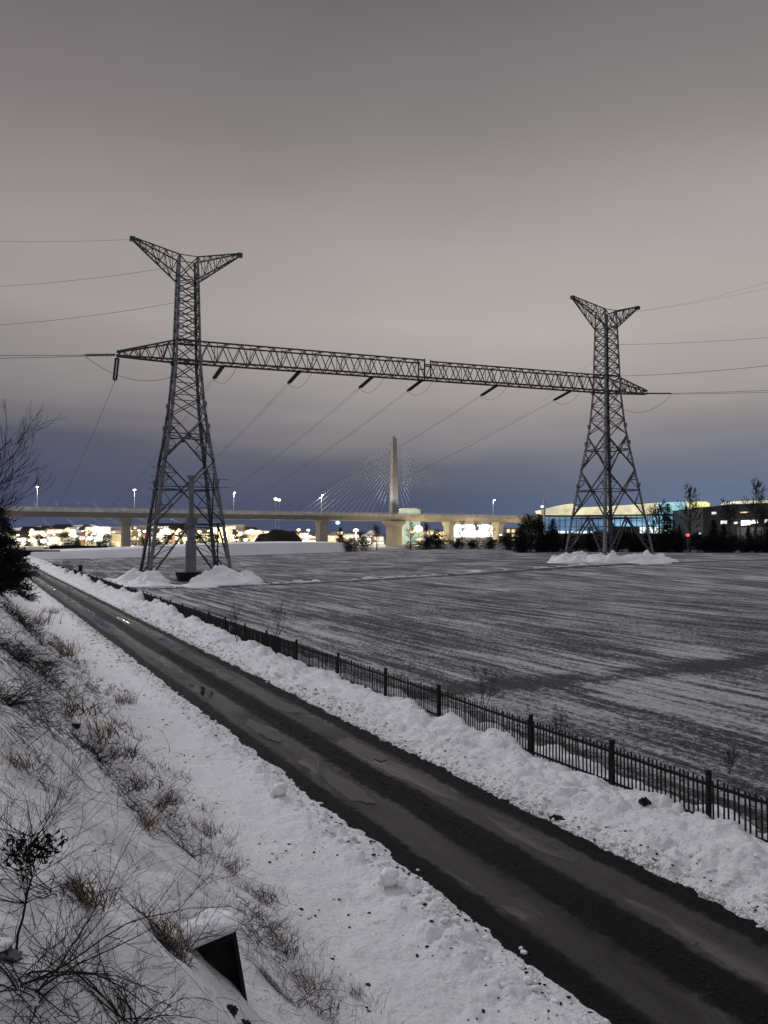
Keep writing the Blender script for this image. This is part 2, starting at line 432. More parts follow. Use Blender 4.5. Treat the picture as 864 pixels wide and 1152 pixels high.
# low broken ridge of snow beside the ditch
mb = MB()
for i in range(150):
    s = R.uniform(14, 90); r = R.uniform(.10,.42)*(1 if R.random()<.88 else 1.6)
    if nz(s*.3, 3.3) < .05 and R.random() < .85: continue
    p = W(s, 98.1+R.uniform(-.5,.5)); mb.blob((p.x,p.y,hany(p.x,p.y)+.02), r, 1.5, .8, .55, .4, 1, 2, i)
tag(mb.build('snow_ridge', M['snow_clean'], smooth=True), kind='structure')
# far snow covered embankment
mb = MB()
A = [(-103,214,1.9),(-81,236,2.7),(-54,258,4.0),(-34,290,4.2),(-17,322,3.9),(-13,330,.6)]
for (x0,y0,h0),(x1,y1,h1) in zip(A, A[1:]):
    mb.quad((x0,y0,-.3),(x1,y1,-.3),(x1-1,y1+4,h1),(x0-1,y0+4,h0))
    mb.quad((x0-1,y0+4,h0),(x1-1,y1+4,h1),(x1-12,y1+38,h1+.3),(x0-12,y0+38,h0+.3))
    mb.quad((x0-12,y0+38,h0+.3),(x1-12,y1+38,h1+.3),(x1-14,y1+46,-.3),(x0-14,y0+46,-.3))
x,y,h = A[0]; mb.quad((x,y,-.3),(x-1,y+4,h),(x-12,y+38,h+.3),(x-14,y+46,-.3))
x,y,h = A[-1]; mb.quad((x,y,-.3),(x-1,y+4,h),(x-12,y+38,h+.3),(x-14,y+46,-.3))
tag(mb.build('snow_levee', M['snow_far']), kind='structure')
# distant hills
def hill(name, x0, x1, y, hh, dep, seed, mat):
    mb = MB(); n = 60; rows = 8
    for j in range(rows+1):
        for i in range(n+1):
            a = i/n; b = j/rows
            z = hh*math.sin(math.pi*b)*(math.sin(math.pi*a)**.6)*(.75+.35*nz(a*7, b*2, seed)) - 1
            mb.v.append((x0+(x1-x0)*a, y+dep*(b-.5), z))
    for j in range(rows):
        for i in range(n):
            q = j*(n+1)+i; mb.f.append((q,q+1,q+n+2,q+n+1))
    tag(mb.build(name, mat, smooth=True), kind='structure')
M['hill_far'] = simple('wooded_hill', (.05,.05,.06), .9, .3, .02)
hill('hill', -560, -300, 1000, 27, 300, 2, M['snow_far'])
hill('hill', -900, 900, 1700, 24, 500, 5, M['hill_far'])
# ---------------------------------------------------------------- pylons
U = V(.9160,.4012,0).normalized(); VV = V(-U.y, U.x, 0)
T1 = V(-31.2,116,-.05); T2 = V(45.3,149.5,1.75)
ZB, ZT = 34.2, 37.3; ZW = 47.3; ZTOP = 50.7
AP = [(0,6.3),(15.2,4.2),(23.8,2.95),(27.3,2.5),(34.2,1.95),(47.3,1.6),(50.7,1.45)]
def ahalf(z): return interp(AP, z)
def corner(i, z):
    a = ahalf(z); sx, sy = ((-1,-1),(1,-1),(1,1),(-1,1))[i]
    return V(sx*a, sy*a, z)
def pylon(loc, label, column):
    root = empty('lattice_pylon', loc, label, 'pylon', 'lattice pylons of the portal', math.atan2(U.y, U.x))
    lv = [0,15.2,23.8,27.3,34.2,47.3,50.7]
    for i in range(4):
        m = MB()
        for a, b in zip(lv, lv[1:]):
            w = interp([(0,.52),(24,.42),(50,.28)], (a+b)/2)
            p, q = corner(i,a), corner(i,b)
            c = V(0,0,0)
            # angle section: two flanges meeting on the outer corner
            sx, sy = ((-1,-1),(1,-1),(1,1),(-1,1))[i]
            m.bar(p+V(-sx*w/2,0,0), q+V(-sx*w/2,0,0), w, .06, up=(0,sy,0))
            m.bar(p+V(0,-sy*w/2,0), q+V(0,-sy*w/2,0), .06, w, up=(0,sy,0))
            m.bar(p, q, .11)
            if a > 0:
                m.box(p.x-.25*1, p.x+.25, p.y-.25, p.y+.25, a-.35, a+.35) if a < 40 else None
        m.build('leg', M['steel'], root)
        f = MB(); p = corner(i,0); f.prism([(p.x-1.0,-.5),(p.x+1.0,-.5),(p.x+.75,.75),(p.x-.75,.75)], p.y-.85, p.y+.85)
        f.build('concrete_foot', M['concrete_dark'], root)
    br = MB()
    X = [(8.5,18.3),(18.3,25.4),(25.4,28.5),(28.5,31.3),(31.3,34.2),(34.2,37.3)]
    z = 37.3
    while z < 47: X.append((z, z+2.0)); z += 2.0
    X.append((47.3,50.7))
    for f in range(4):
        g = (f+1) % 4
        for a, b in X:
            w = .20 if a < 25 else .14
            p0, p1, q0, q1 = corner(f,a), corner(g,a), corner(f,b), corner(g,b)
            br.bar(p0, q1, w); br.bar(p1, q0, w)
            # crossing height of the X
            wa, wb = (p1-p0).length, (q1-q0).length; k = wa/(wa+wb); zc = a+(b-a)*k
            if a < 25:
                h0, h1 = corner(f,zc), corner(g,zc); br.bar(h0, h1, .16)
                cc = (h0+h1)/2
                for s0, s1, ce in ((p0,h0,0),(p1,h1,0),(q0,h0,0),(q1,h1,0)):
                    md = (s0+cc)/2; leg = (s0+h0)/2 if s0 in (p0,q0) else (s0+h1)/2
                    tgt = corner(f if s0 in (p0,q0) else g, md.z)
                    br.bar(md, tgt, .10); br.bar(md, s1, .10)
                    tg2 = corner(f if s0 in (p0,q0) else g, (md.z+s0.z)/2)
                    br.bar((md+s0)/2, tg2, .08); br.bar(md, tg2, .08)
            else:
                br.bar(q0, q1, .11)
        # K panel down to the feet
        ap = (corner(f,8.5)+corner(g,8.5))/2
        br.bar(corner(f,8.5), corner(g,8.5), .18)
        for i in (f, g):
            p = corner(i,0); br.bar(ap, p, .24)
            for k in (.2,.4,.6,.8):
                d = p.lerp(ap, k); l = corner(i, d.z); br.bar(d, l, .09)
                if k < .8: br.bar(p.lerp(ap,k+.2), l, .09)
    for zc in (8.5, 13.9, 22.1, 34.2, 37.3, 47.3):   # plan bracing
        c = [corner(i,zc) for i in range(4)]; br.bar(c[0],c[2],.12); br.bar(c[1],c[3],.12)
    for f in range(4):
        g = (f+1)%4
        for zc, w in ((13.9,.5),(22.0,.42),(8.5,.5)):
            c = (corner(f,zc)+corner(g,zc))/2; br.box(c.x-w/2,c.x+w/2,c.y-w/2,c.y+w/2,zc-w/2,zc+w/2)
    br.build('bracing', M['steel_dark'], root)
    # antlers
    for sg in (-1, 1):
        w = MB(); a = ahalf(ZTOP); a2 = ahalf(ZW); tip = V(sg*8.35, 0, 52.55)
        up = [V(sg*a, sy*a, ZTOP) for sy in (-1,1)]; lo = [V(sg*a2, sy*a2, ZW) for sy in (-1,1)]
        tips_u = [tip+V(0,sy*.18,.22) for sy in (-1,1)]; tips_l = [tip+V(-sg*.25,sy*.18,-.35) for sy in (-1,1)]
        n = 7
        for j in range(2):
            w.bar(up[j], tips_u[j], .17); w.bar(lo[j], tips_l[j], .19)
            for k in range(n):
                k0, k1 = k/n, (k+1)/n
                A_, B_ = up[j].lerp(tips_u[j],k0), lo[j].lerp(tips_l[j],k0)
                C_, D_ = up[j].lerp(tips_u[j],k1), lo[j].lerp(tips_l[j],k1)
                w.bar(A_, D_, .09) if k % 2 == 0 else w.bar(B_, C_, .09)
                if k: w.bar(A_, B_, .08)
        for k in range(n):
            k0, k1 = k/n, (k+1)/n
            for P, Q in ((up,tips_u),(lo,tips_l)):
                w.bar(P[0].lerp(Q[0],k0), P[1].lerp(Q[1],k0), .07)
                w.bar(P[k%2].lerp(Q[k%2],k0), P[1-k%2].lerp(Q[1-k%2],k1), .07)
        w.box(tip.x-.4, tip.x+.4, -.32, .32, tip.z-.35, tip.z+.3)
        w.build('peak_arm', M['steel_dark'], root)
    if column:
        c = (0.1, -5.2)
        m = MB(); m.box(c[0]-.72,c[0]+.72,c[1]-.6,c[1]+.6,.9,6.0); m.box(c[0]-.5,c[0]+.5,c[1]-.5,c[1]+.5,6.0,8.4); m.box(c[0]-.8,c[0]+.8,c[1]-.7,c[1]+.7,8.3,9.4)
        m.box(c[0]-.34,c[0]+.34,c[1]-.34,c[1]+.34,9.4,15.6); m.box(c[0]-.6,c[0]+.6,c[1]-.5,c[1]+.5,15.4,15.8)
        for zz in (2.6,4.6): m.box(c[0]-.76,c[0]+.76,c[1]-.64,c[1]+.64,zz,zz+.12)
        m.build('cable_duct', M['steel'], root)
        f = MB(); f.prism([(c[0]-1.5,-.6),(c[0]+1.5,-.6),(c[0]+2.1,1.25),(c[0]-2.1,1.25)], c[1]-1.5, c[1]+1.5)
        f.build('duct_plinth', M['concrete_dark'], root)
        g = MB()
        for i, zz in ((0,13.6),(0,14.6),(0,15.6),(0,17.0),(1,14.2),(1,15.4)):
            p = corner(i, zz); g.bar(p+V(-1.6 if i==0 else -1.2,0,0), p+V(1.6,0,0), .08)
        g.build('climbing_guard', M['steel_dark'], root)
    return root
pylon(T1, 'nearer left lattice steel pylon with a square duct column at its foot', True)
pylon(T2, 'farther right lattice steel pylon standing in front of the tree line', False)
# cross-beam between them
DV = T2 - T1; SPAN = DV.to_2d().length
root = empty('lattice_crossbeam', T1+V(0,0,0), 'long horizontal lattice beam joining the two pylons, jointed in the middle', 'lattice beam')
def bp(s, y, z):
    return U*s + VV*y + V(0,0,z + 1.8*s/SPAN)
hw = 1.25
def truss(s0, s1, zb0, zt0, zb1, zt1, w0, w1, n, name):
    m = MB(); m2 = MB()
    def P(k, sy, top):
        return bp(s0+(s1-s0)*k, sy*(w0+(w1-w0)*k), (zt0+(zt1-zt0)*k) if top else (zb0+(zb1-zb0)*k))
    for sy in (-1,1):
        m.bar(P(0,sy,0), P(1,sy,0), .26); m.bar(P(0,sy,1), P(1,sy,1), .22)
        for i in range(n):
            a, b = i/n, (i+1)/n; mid = (a+b)/2
            m2.bar(P(a,sy,0), P(mid,sy,1), .13); m2.bar(P(mid,sy,1), P(b,sy,0), .13)
            if i % 2: m2.bar(P(a,sy,0), P(a,sy,1), .09)
    for i in range(n+1):
        a = i/n
        m2.bar(P(a,-1,0), P(a,1,0), .11); m2.bar(P(min(1,a+.5/n),-1,1), P(min(1,a+.5/n),1,1), .09)
        if i < n:
            q = 1 if i%2 else -1
            m2.bar(P(a,-q,0), P(a+1/n,q,0), .09); m2.bar(P(a,q,1), P(a+1/n,-q,1), .08)
    m.build('chords', M['steel_dark'], root); m2.build('lacing', M['steel_dark'], root)
mid = SPAN/2
truss(1.95, mid-.3, ZB, ZT, ZB, ZT, hw, hw, 15, 'near_half')
truss(mid+.9, SPAN-1.95, ZB, ZT-.15, ZB, ZT-.05, hw, hw, 15, 'far_half')
truss(-1.95, -10.4, ZB, ZT-.1, ZB+.15, ZB+.75, hw, .35, 5, 'near_tip')
truss(SPAN+1.95, SPAN+10.4, ZB, ZT-.1, ZB+.15, ZB+.75, hw, .35, 5, 'far_tip')
m = MB()
for sy in (-1,1):
    m.bar(bp(mid-.4,sy*hw,ZB), bp(mid+1.0,sy*hw,ZB), .34)
    m.bar(bp(mid-.3,sy*hw,ZB), bp(mid-.3,sy*hw,ZT+.25), .26); m.bar(bp(mid+.9,sy*hw,ZB), bp(mid+.9,sy*hw,ZT+.15), .22)
    m.bar(bp(mid-.4,sy*hw,ZT-1.1), bp(mid+1.0,sy*hw,ZT-1.1), .2)
    for q in (0, SPAN):
        m.bar(bp(q-2.0,sy*hw,ZB), bp(q+2.0,sy*hw,ZB), .3); m.bar(bp(q-2.0,sy*hw,ZT), bp(q+2.0,sy*hw,ZT), .22)
m.build('joint', M['steel_dark'], root)
# insulators, conductors
rdir = V(-NY, NX, 0)
def catenary(a, b, sag, n=40, e=1.0):
    pts = []
    for i in range(n+1):
        k = (i/n)**1.3
        p = a.lerp(b, k); p.z -= 4*sag*k*(1-k); pts.append(p)
    return pts
def insulator(a, d, L, label):
    """tension string from a along d"""
    o = empty('insulator_string', a, label, 'insulator', 'insulator strings under the beam')
    d = d.normalized(); sd = d.cross(V(0,0,1)).normalized()
    m = MB()
    for q in (-.2,.2):
        pts = []; rs = []; n = 22
        for i in range(n):
            for dr, r_ in ((0,.07),(.35,.19),(.6,.19),(.65,.07)):
                pts.append(sd*q + d*(.35+(L-.7)*(i+dr)/n)); rs.append(r_)
        m.tube(pts, rs, 8)
    m.build('insulator_discs', M['porcelain'], o, smooth=False)
    y = MB(); y.bar(V(0,0,0), d*.35, .12); y.bar(-sd*.32+d*.35, sd*.32+d*.35, .1, .22)
    y.bar(-sd*.32+d*(L-.35), sd*.32+d*(L-.35), .1, .22); y.bar(d*(L-.35), d*(L+.1), .14)
    y.build('yoke', M['iron'], o)
    return a + d*(L+.1)
def sbeam(px):
    q = (px-432)/F
    return (q*T1.y - T1.x)/(U.x - q*U.y)
rowlab = ['first','second','third','fourth','fifth','sixth']
for i, px in enumerate((250,337,420,476,561,645)):
    s = sbeam(px); a = T1 + bp(s, .2, ZB-.15)
    dr = (rdir + V(0,0,-.22)).normalized()
    L = 5.4
    e = insulator(a, dr, L, f'dark insulator string hanging from the long beam, {rowlab[i]} counted from the left pylon')
    far = e + rdir*420 + V(0,0,-3)
    m = MB(); sd = V(NX,NY,0)
    for q in (-.22,.22):
        m.tube(catenary(e+sd*q, far+sd*q, 23, 46), .022, 4)
    tag(m.build('power_line', M['wire']), f'twin conductor sloping away behind from the {rowlab[i]} insulator string after the left pylon', 'power line', 'power lines running away from the beam')
    m = MB(); b = a + U*2.2
    pts = []
    for k in range(15):
        q = k/14; p = e.lerp(b, q); p.z -= 2.6*4*q*(1-q)*.6; pts.append(p)
    m.tube(pts, .03, 4)
    tag(m.build('jumper_cable', M['wire']), f'slack jumper loop beside the {rowlab[i]} insulator string after the left pylon', 'cable', 'jumper loops')
# tips
tipL = T1 + bp(-10.4,0,ZB+.3); tipR = T1 + bp(SPAN+10.4,0,ZB+.3)
e = insulator(tipL, V(-.93,-.36,-.10), 4.6, 'dark insulator string pointing left from the beam tip beyond the left pylon')
for k, (dz, lb) in enumerate(((-2.0,'upper'),(-3.6,'lower'))):
    m = MB(); m.tube(catenary(e+V(0,0,-.15*k), e + V(-60,-14,dz), .5, 20), .04, 4)
    tag(m.build('power_line', M['wire']), f'{lb} of two wires leaving the left beam tip towards the left edge', 'power line')
eL2 = insulator(tipL+V(0,.3,-.2), V(-.32,.60,-.9), 4.2, 'dark insulator string hanging steeply from the left beam tip')
m = MB(); m.tube(catenary(eL2, eL2+rdir*420+V(0,0,-3), 24, 46), .03, 4)
tag(m.build('power_line', M['wire']), 'thin wire dropping from the steep insulator string at the left beam tip', 'power line')
m = MB(); pts = []
bb = T1 + bp(-2.0, -1, ZB-2.6)
for k in range(21):
    q = k/20; p = e.lerp(bb, q); p.z -= 4*2.0*q*(1-q); pts.append(p)
m.tube(pts, .035, 4); tag(m.build('jumper_cable', M['wire']), 'long slack jumper loop hanging from the left beam tip to the left pylon', 'cable')
e = insulator(tipR, V(.93,-.30,-.06), 5.0, 'dark insulator string pointing right from the beam tip beyond the right pylon')
for k, (dz, lb) in enumerate(((.1,'upper'),(-1.0,'lower'))):
    m = MB(); m.tube(catenary(e+V(0,0,-.15*k), e + V(70,-18,dz), .4, 20), .04, 4)
    tag(m.build('power_line', M['wire']), f'{lb} of two wires leaving the right beam tip towards the right edge', 'power line')
m = MB(); pts = []; bb = T1 + bp(SPAN+2.0, -1, ZB-3.0)
for k in range(21):
    q = k/20; p = e.lerp(bb, q); p.z -= 4*2.4*q*(1-q); pts.append(p)
m.tube(pts, .035, 4); tag(m.build('jumper_cable', M['wire']), 'long slack jumper loop hanging from the right beam tip to the right pylon', 'cable')
def at(px, py, y): return V((px-432)/F*y, y, CAMZ + (H0-py)/F*y)
WL = [(at(146,265,113), at(-60,266,105), .3, .02, 'faint earth wire leaving the left tip of the left pylon peak'),
      (at(196,296,116), at(-60,322,108), .6, .025, 'thin wire leaving the left pylon just below its peak towards the left'),
      (at(194,338,116), at(-60,367,108), .6, .028, 'thin wire leaving the left pylon between peak and beam towards the left'),
      (at(694,386,149), at(930,372,140), .5, .034, 'thin wire leaving the right pylon midway between peak and beam towards the right'),
      (at(696,422,149), at(930,402,140), .6, .042, 'heavier wire leaving the right pylon just above the beam towards the right'),
      (at(716,348,150), at(930,293,138), 1.2, .018, 'upper faint wire leaving the right tip of the right pylon peak'),
      (at(716,349,150), at(930,306,138), .6, .018, 'lower faint wire leaving the right tip of the right pylon peak'),
      (at(672,402,149), at(520,500,175), 2.0, .018, 'faint wire sloping down to the left from the right pylon above the beam')]
for a, b, sag, r_, lb in WL:
    m = MB(); m.tube(catenary(a, b, sag, 24), r_, 4); tag(m.build('power_line', M['wire']), lb, 'power line')
# snow heaps round the pylon feet
def heap(c, parts, label, seed):
    m = MB()
    n = 70
    xs = [p[0] for p in parts]; ys = [p[1] for p in parts]
    x0, x1 = min(xs)-5, max(xs)+5; y0, y1 = min(ys)-5, max(ys)+5
    nx = int((x1-x0)/.17); ny = int((y1-y0)/.17)
    for j in range(ny+1):
        for i in range(nx+1):
            x = x0+(x1-x0)*i/nx; y = y0+(y1-y0)*j/ny; z = 0
            for (px, py, r, h) in parts:
                d = math.hypot(x-px, y-py)/r
                z = max(z, h*max(0,1-d*d)**.5*(.8+.7*nz(x*.35,y*.35,seed+7)))
            z *= .62 + .5*nz(x*.6,y*.6,seed) + .75*dome(x*.7,y*.7,seed) + .35*dome(x*1.7,y*1.7,seed) + .12*dome(x*4,y*4,seed)
            m.v.append((x, y, hany(c.x+x, c.y+y)-c.z + z - .12 - (.1 if z < .02 else 0)))
    for j in range(ny):
        for i in range(nx):
            q = j*(nx+1)+i; m.f.append((q,q+1,q+nx+2,q+nx+1))
    # keep only the raised part
    m.f = [f for f in m.f if max(m.v[q][2] - (hany(c.x+m.v[q][0], c.y+m.v[q][1])-c.z) for q in f) > -.08]
    tag(m.build('snow_heap', M['snow_clean'], smooth=True, loc=c), label, 'snow heap', 'snow heaps at the pylon feet')
c = V(-31.2,112,0)
heap(c, [(-4.2,-4,3.2,1.9),(-2.2,-6.5,3.0,1.3),(-6.2,-6,3.0,1.2),(-3,-9,3.5,.7),(-1,-11,4,.5)], 'heaped snow left of the plinth at the foot of the left pylon', 1)
heap(c, [(6.9,-3.6,3.8,1.7),(9.6,-1.8,3.4,1.7),(6.4,-7.0,2.8,1.1),(8.5,-9,3.6,.6),(11.0,-5,2.8,.9),(6,-12,3.5,.4)], 'heaped snow right of the plinth at the foot of the left pylon', 4)
c = V(45.3,143,0)
heap(c, [(-8,2,5,1.6),(-2.5,-1.5,4.5,1.7),(2.5,-.5,4.5,1.3),(6.5,2.5,4.2,1.7),(8.8,.5,3.0,1.0),(-10.5,-1,3.5,.9),(4,-3,5,.7)], 'low spread of heaped snow under the right pylon', 9)
# ---------------------------------------------------------------- fence
ys = [9.0,11.2,13.6]
posts_y = [11.4,13.9,16.47,18.9,21.6,25.9,29.2,33.0,37.2,41.0]
while posts_y[-1] < 150: posts_y.append(posts_y[-1]+3.3)
SF = 4.65
pts = []
for y in posts_y:
    t = (y - NY*(SF+OFF))/NX; pts.append(t)
pts = [pts[0]-7.2, pts[0]-4.8, pts[0]-2.4] + pts
fence = empty('picket_fence', W(SF, pts[0], 0), 'long black iron picket fence running along the far side of the snowy road', 'fence', None, AZ)
for i, t in enumerate(pts):
    yy = t - pts[0]; lean = R.uniform(-.02,.02)
    wv = .05*nz(t*.2, 8)
    m = MB(); w = .055 if i % 1 == 0 else .04
    m.bar(V(wv,yy,-.4), V(wv+lean,yy+R.uniform(-.02,.02),1.32+R.uniform(-.02,.05)), .092)
    m.box(wv+lean-.055,wv+lean+.055,yy-.055,yy+.055,1.33,1.36)
    m.build('post', M['iron'], fence)
    if i == len(pts)-1: break
    t2 = pts[i+1]; yb = t2-pts[0]; wv2 = .05*nz(t2*.2, 8)
    m = MB(); sagr = R.uniform(-.03,.03)
    m.bar(V(wv,yy,1.06), V((wv+wv2)/2,(yy+yb)/2,1.05+sagr), .05,.06); m.bar(V((wv+wv2)/2,(yy+yb)/2,1.05+sagr), V(wv2,yb,1.06), .05,.06)
    m.bar(V(wv,yy,.30), V(wv2,yb,.30), .045,.05)
    m.build('rail', M['iron'], fence)
    m = MB(); far = t > 34; n = int((yb-yy)/(.125 if not far else .11))
    for k in range(1, n):
        q = k/n; y = yy+(yb-yy)*q + R.uniform(-.01,.01); x = wv+(wv2-wv)*q
        h = 1.20+R.uniform(-.035,.03); ln = R.gauss(0,.012)
        ww = .028 if not far else .045
        if R.random() < .03: ln *= 4
        m.bar(V(x,y,.02), V(x+R.gauss(0,.006),y+ln,h), ww, .03)
    m.build('picket_panel', M['iron'], fence)
# ---------------------------------------------------------------- cable-stayed bridge
BU = V(.878,.479,0).normalized(); BT = V(6,450,0); ZD = 20.5
bridge = empty('cable_stayed_bridge', BT, 'long concrete cable-stayed road bridge with one pale central tower', 'bridge', None, math.atan2(BU.y,BU.x))
S0, S1 = -330, 330
m = MB(); hwd = 8
prof = [(-hwd,ZD-1.5),(-hwd,ZD-2.0),(-4.2,ZD-4.4),(4.2,ZD-4.4),(hwd,ZD-2.0),(hwd,ZD-1.5)]
n0 = len(m.v)
for s in (S0,S1): m.v += [(s,y,z) for y,z in prof]
for i in range(6):
    j = (i+1)%6; m.f.append((i, j, 6+j, 6+i))
m.f.append(tuple(range(5,-1,-1))); m.f.append(tuple(range(6,12)))
m.build('deck', M['concrete'], bridge)
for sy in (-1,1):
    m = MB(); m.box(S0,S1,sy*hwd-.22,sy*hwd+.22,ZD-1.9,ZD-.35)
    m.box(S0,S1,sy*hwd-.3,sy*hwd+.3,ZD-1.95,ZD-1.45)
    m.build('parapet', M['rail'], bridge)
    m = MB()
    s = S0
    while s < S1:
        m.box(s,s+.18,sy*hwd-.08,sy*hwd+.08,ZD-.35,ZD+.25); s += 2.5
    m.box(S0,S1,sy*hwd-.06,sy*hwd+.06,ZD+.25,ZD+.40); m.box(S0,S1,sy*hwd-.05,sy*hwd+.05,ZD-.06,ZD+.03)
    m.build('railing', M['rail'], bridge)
def tower():
    m = MB()
    lv = [(ZD-1.4,2.35,2.0),(ZD+12,1.95,1.8),(ZD+30,1.5,1.5),(66.0,1.3,1.4)]
    for (z0,a0,b0),(z1,a1,b1) in zip(lv,lv[1:]):
        n = len(m.v)
        for z,a,b in ((z0,a0,b0),(z1,a1,b1)):
            m.v += [(-a,-b,z),(a,-b,z),(a,b,z),(-a,b,z)]
        m.f += [tuple(n+i for i in q) for q in ((0,1,5,4),(1,2,6,5),(2,3,7,6),(3,0,4,7))]
    m.f.append((n+4,n+5,n+6,n+7))
    m.box(-1.45,1.45,-1.55,1.55,66,66.6); m.box(-.5,.5,-.5,.5,66.6,68)
    return m.build('tower', M['concrete'], bridge)
tower()
def pier(s, a_top, a_bot, b, name='pier'):
    m = MB(); n = 0
    for z,a,bb in ((-4,a_bot,b),(ZD-8,a_bot*.98,b),(ZD-5.6,a_top,b+1.5),(ZD-4.3,a_top,b+1.5)):
        m.v += [(s-a,-bb,z),(s+a,-bb,z),(s+a,bb,z),(s-a,bb,z)]
    for k in range(3):
        n = k*4; m.f += [tuple(n+i for i in q) for q in ((0,1,5,4),(1,2,6,5),(2,3,7,6),(3,0,4,7))]
    m.f.append((12,13,14,15)); m.build(name, M['concrete'], bridge)
for s in (-262,-156,-47.8,40,78.7,125,190,255): pier(s, 2.3, 1.9 if s != -47.8 else 2.5, 3)
pier(0, 5.0, 3.1, 4.5, 'main_pier')
for sg, ln in ((-1,62),(1,62)):
    for i in range(15):
        k = i/14; zt = ZD+15+ (64.5-ZD-15)*(.25+.75*k); sd = sg*(9 + (ln-9)*k)
        m = MB()
        m.tube([(sg*1.6,0,zt),(sd,0,ZD-1.2)], .10, 4)
        m.build('stay_cable', M['stay'], bridge)
# street lamps on the bridge
def street_lamp(loc, label, group, h=10.4, double=False, em='e_lamp', rz=0, r=.45):
    o = empty('street_lamp', loc, label, 'street lamp', group, rz)
    m = MB(); m.tube([(0,0,0),(0,0,h*.55),(0,0,h)], [.22,.16,.12], 8); m.bar(V(0,0,h-.1), V(0,-1.6,h+.25), .12)
    if double: m.bar(V(0,0,h-.1), V(0,1.6,h+.25), .12)
    m.build('pole', M['stay'], o)
    m = MB(); m.box(-.25,.25,-2.1,-1.2,h+.05,h+.32)
    if double: m.box(-.25,.25,1.2,2.1,h+.05,h+.32)
    hd = m.build('lamp_head', M['steel'], o)
    m = MB(); m.blob((0,-1.65,h-.05), r, 1, 1.2, .6, 0, 1, 2)
    if double: m.blob((0,1.65,h-.05), r, 1, 1.2, .6, 0, 1, 2)
    m.build('lamp_glass', M[em], hd)
    return o
brz = math.atan2(BU.y,BU.x)
for s, lb in ((-197,'nearest the left edge of the photo, behind the bare tree'),(-152,'between the bare tree and the left pylon'),(-100,'just right of the left pylon'),(-48,'above the pier left of the bridge tower'),(75,'right of the bridge tower')):
    p = BT + BU*s; p.z = ZD-1.5
    street_lamp(p, 'tall lit bridge lamp '+lb, 'street lamps on the bridge', 11.6, s in (-152,-197), rz=brz)
# lights
def point(loc, w, col, size=1.0):
    l = bpy.data.lights.new('flood', 'POINT'); l.energy = w; l.color = col; l.shadow_soft_size = size
    o = bpy.data.objects.new('lamp_light', l); C.objects.link(o); o.location = loc; return o
for s in (-197,-152,-100,-48,75):
    p = BT + BU*s; p.z = ZD+9.5; point(p + V(.4,-1.4,0), 2600, (1,.95,.82), .5)
def spot(loc, tgt, w, col, ang):
    l = bpy.data.lights.new('spot', 'SPOT'); l.energy = w; l.color = col; l.spot_size = rad(ang); l.spot_blend = .6; l.shadow_soft_size = .6
    o = bpy.data.objects.new('flood_light', l); C.objects.link(o); o.location = loc
    o.rotation_euler = (Vector(tgt)-Vector(loc)).to_track_quat('-Z','Y').to_euler()
Bv = V(-BU.y,BU.x,0)
spot(BT - Bv*7.4 - BU*13 + V(0,0,ZD-.8), BT+V(0,0,46), 19000, (1,.97,.90), 62)
spot(BT - Bv*7.4 + BU*13 + V(0,0,ZD-.8), BT+V(0,0,40), 15000, (1,.97,.90), 62)
# warm lamps on the ground under the bridge
for s, v, w in ((14,-16,30000),(52,-14,30000),(92,-14,30000),(-20,-18,12000),(130,-16,24000),(28,8,20000),(66,8,20000)):
    p = BT + BU*s + Bv*v; p.z = 5; point(p, w*.30, (1,.74,.40), 1.2)
for s, v in ((-95,-26),(-170,-26),(-215,-20)):
    p = BT + BU*s + Bv*v; p.z = 5; point(p, 1200, (1,.85,.6), 1.2)
# ---------------------------------------------------------------- trees and plants
def branch(mb, p, d, L, r, depth, rng, spread=.6, up=.15, k=4, seg=4, nb=(2,4), taper=.6, tips=None, minr=.003, wig=.14):
    pts = [p.copy()]; rs = [r]; q = p.copy(); dd = d.normalized()
    for i in range(seg):
        dd = (dd + V(rng.gauss(0,wig), rng.gauss(0,wig), rng.gauss(0,wig)*.7+up*.25)).normalized()
        q = q + dd*(L/seg); pts.append(q.copy()); rs.append(max(minr, r*(1-(1-taper)*(i+1)/seg)))
    mb.tube(pts, rs, k, cap=False)
    if depth <= 0:
        if tips is not None: tips.append((q.copy(), dd.copy()))
        return
    for j in range(rng.randint(*nb)):
        i = rng.randint(max(1,seg//2), seg); b = pts[i]
        a = V(rng.gauss(0,1), rng.gauss(0,1), rng.gauss(0,.7)).normalized()
        nd = (dd + a*spread*1.3 + V(0,0,up)).normalized()
        branch(mb, b, nd, L*rng.uniform(.55,.85), rs[i]*rng.uniform(.5,.72), depth-1, rng, spread, up, max(3,k-1), seg, nb, taper, tips, minr, wig)
def bare_tree(h, seed, narrow=.5, depth=5, minr=.02, r0=None, crown=.35):
    rng = random.Random(seed); tr = MB(); br = MB()
    r0 = r0 or h*.018
    pts = [V(0,0,-.5)]; rs = [r0*1.25]; n = 9; q = V(0,0,0)
    for i in range(n):
        q = V(rng.gauss(0,h*.006)+q.x, rng.gauss(0,h*.006)+q.y, h*.92*(i+1)/n); pts.append(q.copy()); rs.append(r0*(1-.85*(i+1)/n)+minr*.3)
    tr.tube(pts, rs, 7)
    for i in range(26):
        k = crown + (1-crown)*rng.random(); z = k*h*.9
        b = V(interp([(p.z,p.x) for p in pts], z), interp([(p.z,p.y) for p in pts], z), z)
        a = rng.uniform(0,2*math.pi); up = rng.uniform(.5,1.3)
        d = V(math.cos(a), math.sin(a), up)
        branch(br, b, d, h*narrow*.32*(1.25-k*.75), max(minr,r0*.38*(1.2-k)), 3, rng, .5, .22, 4, 3, (2,3), .6, None, minr)
    return tr, br
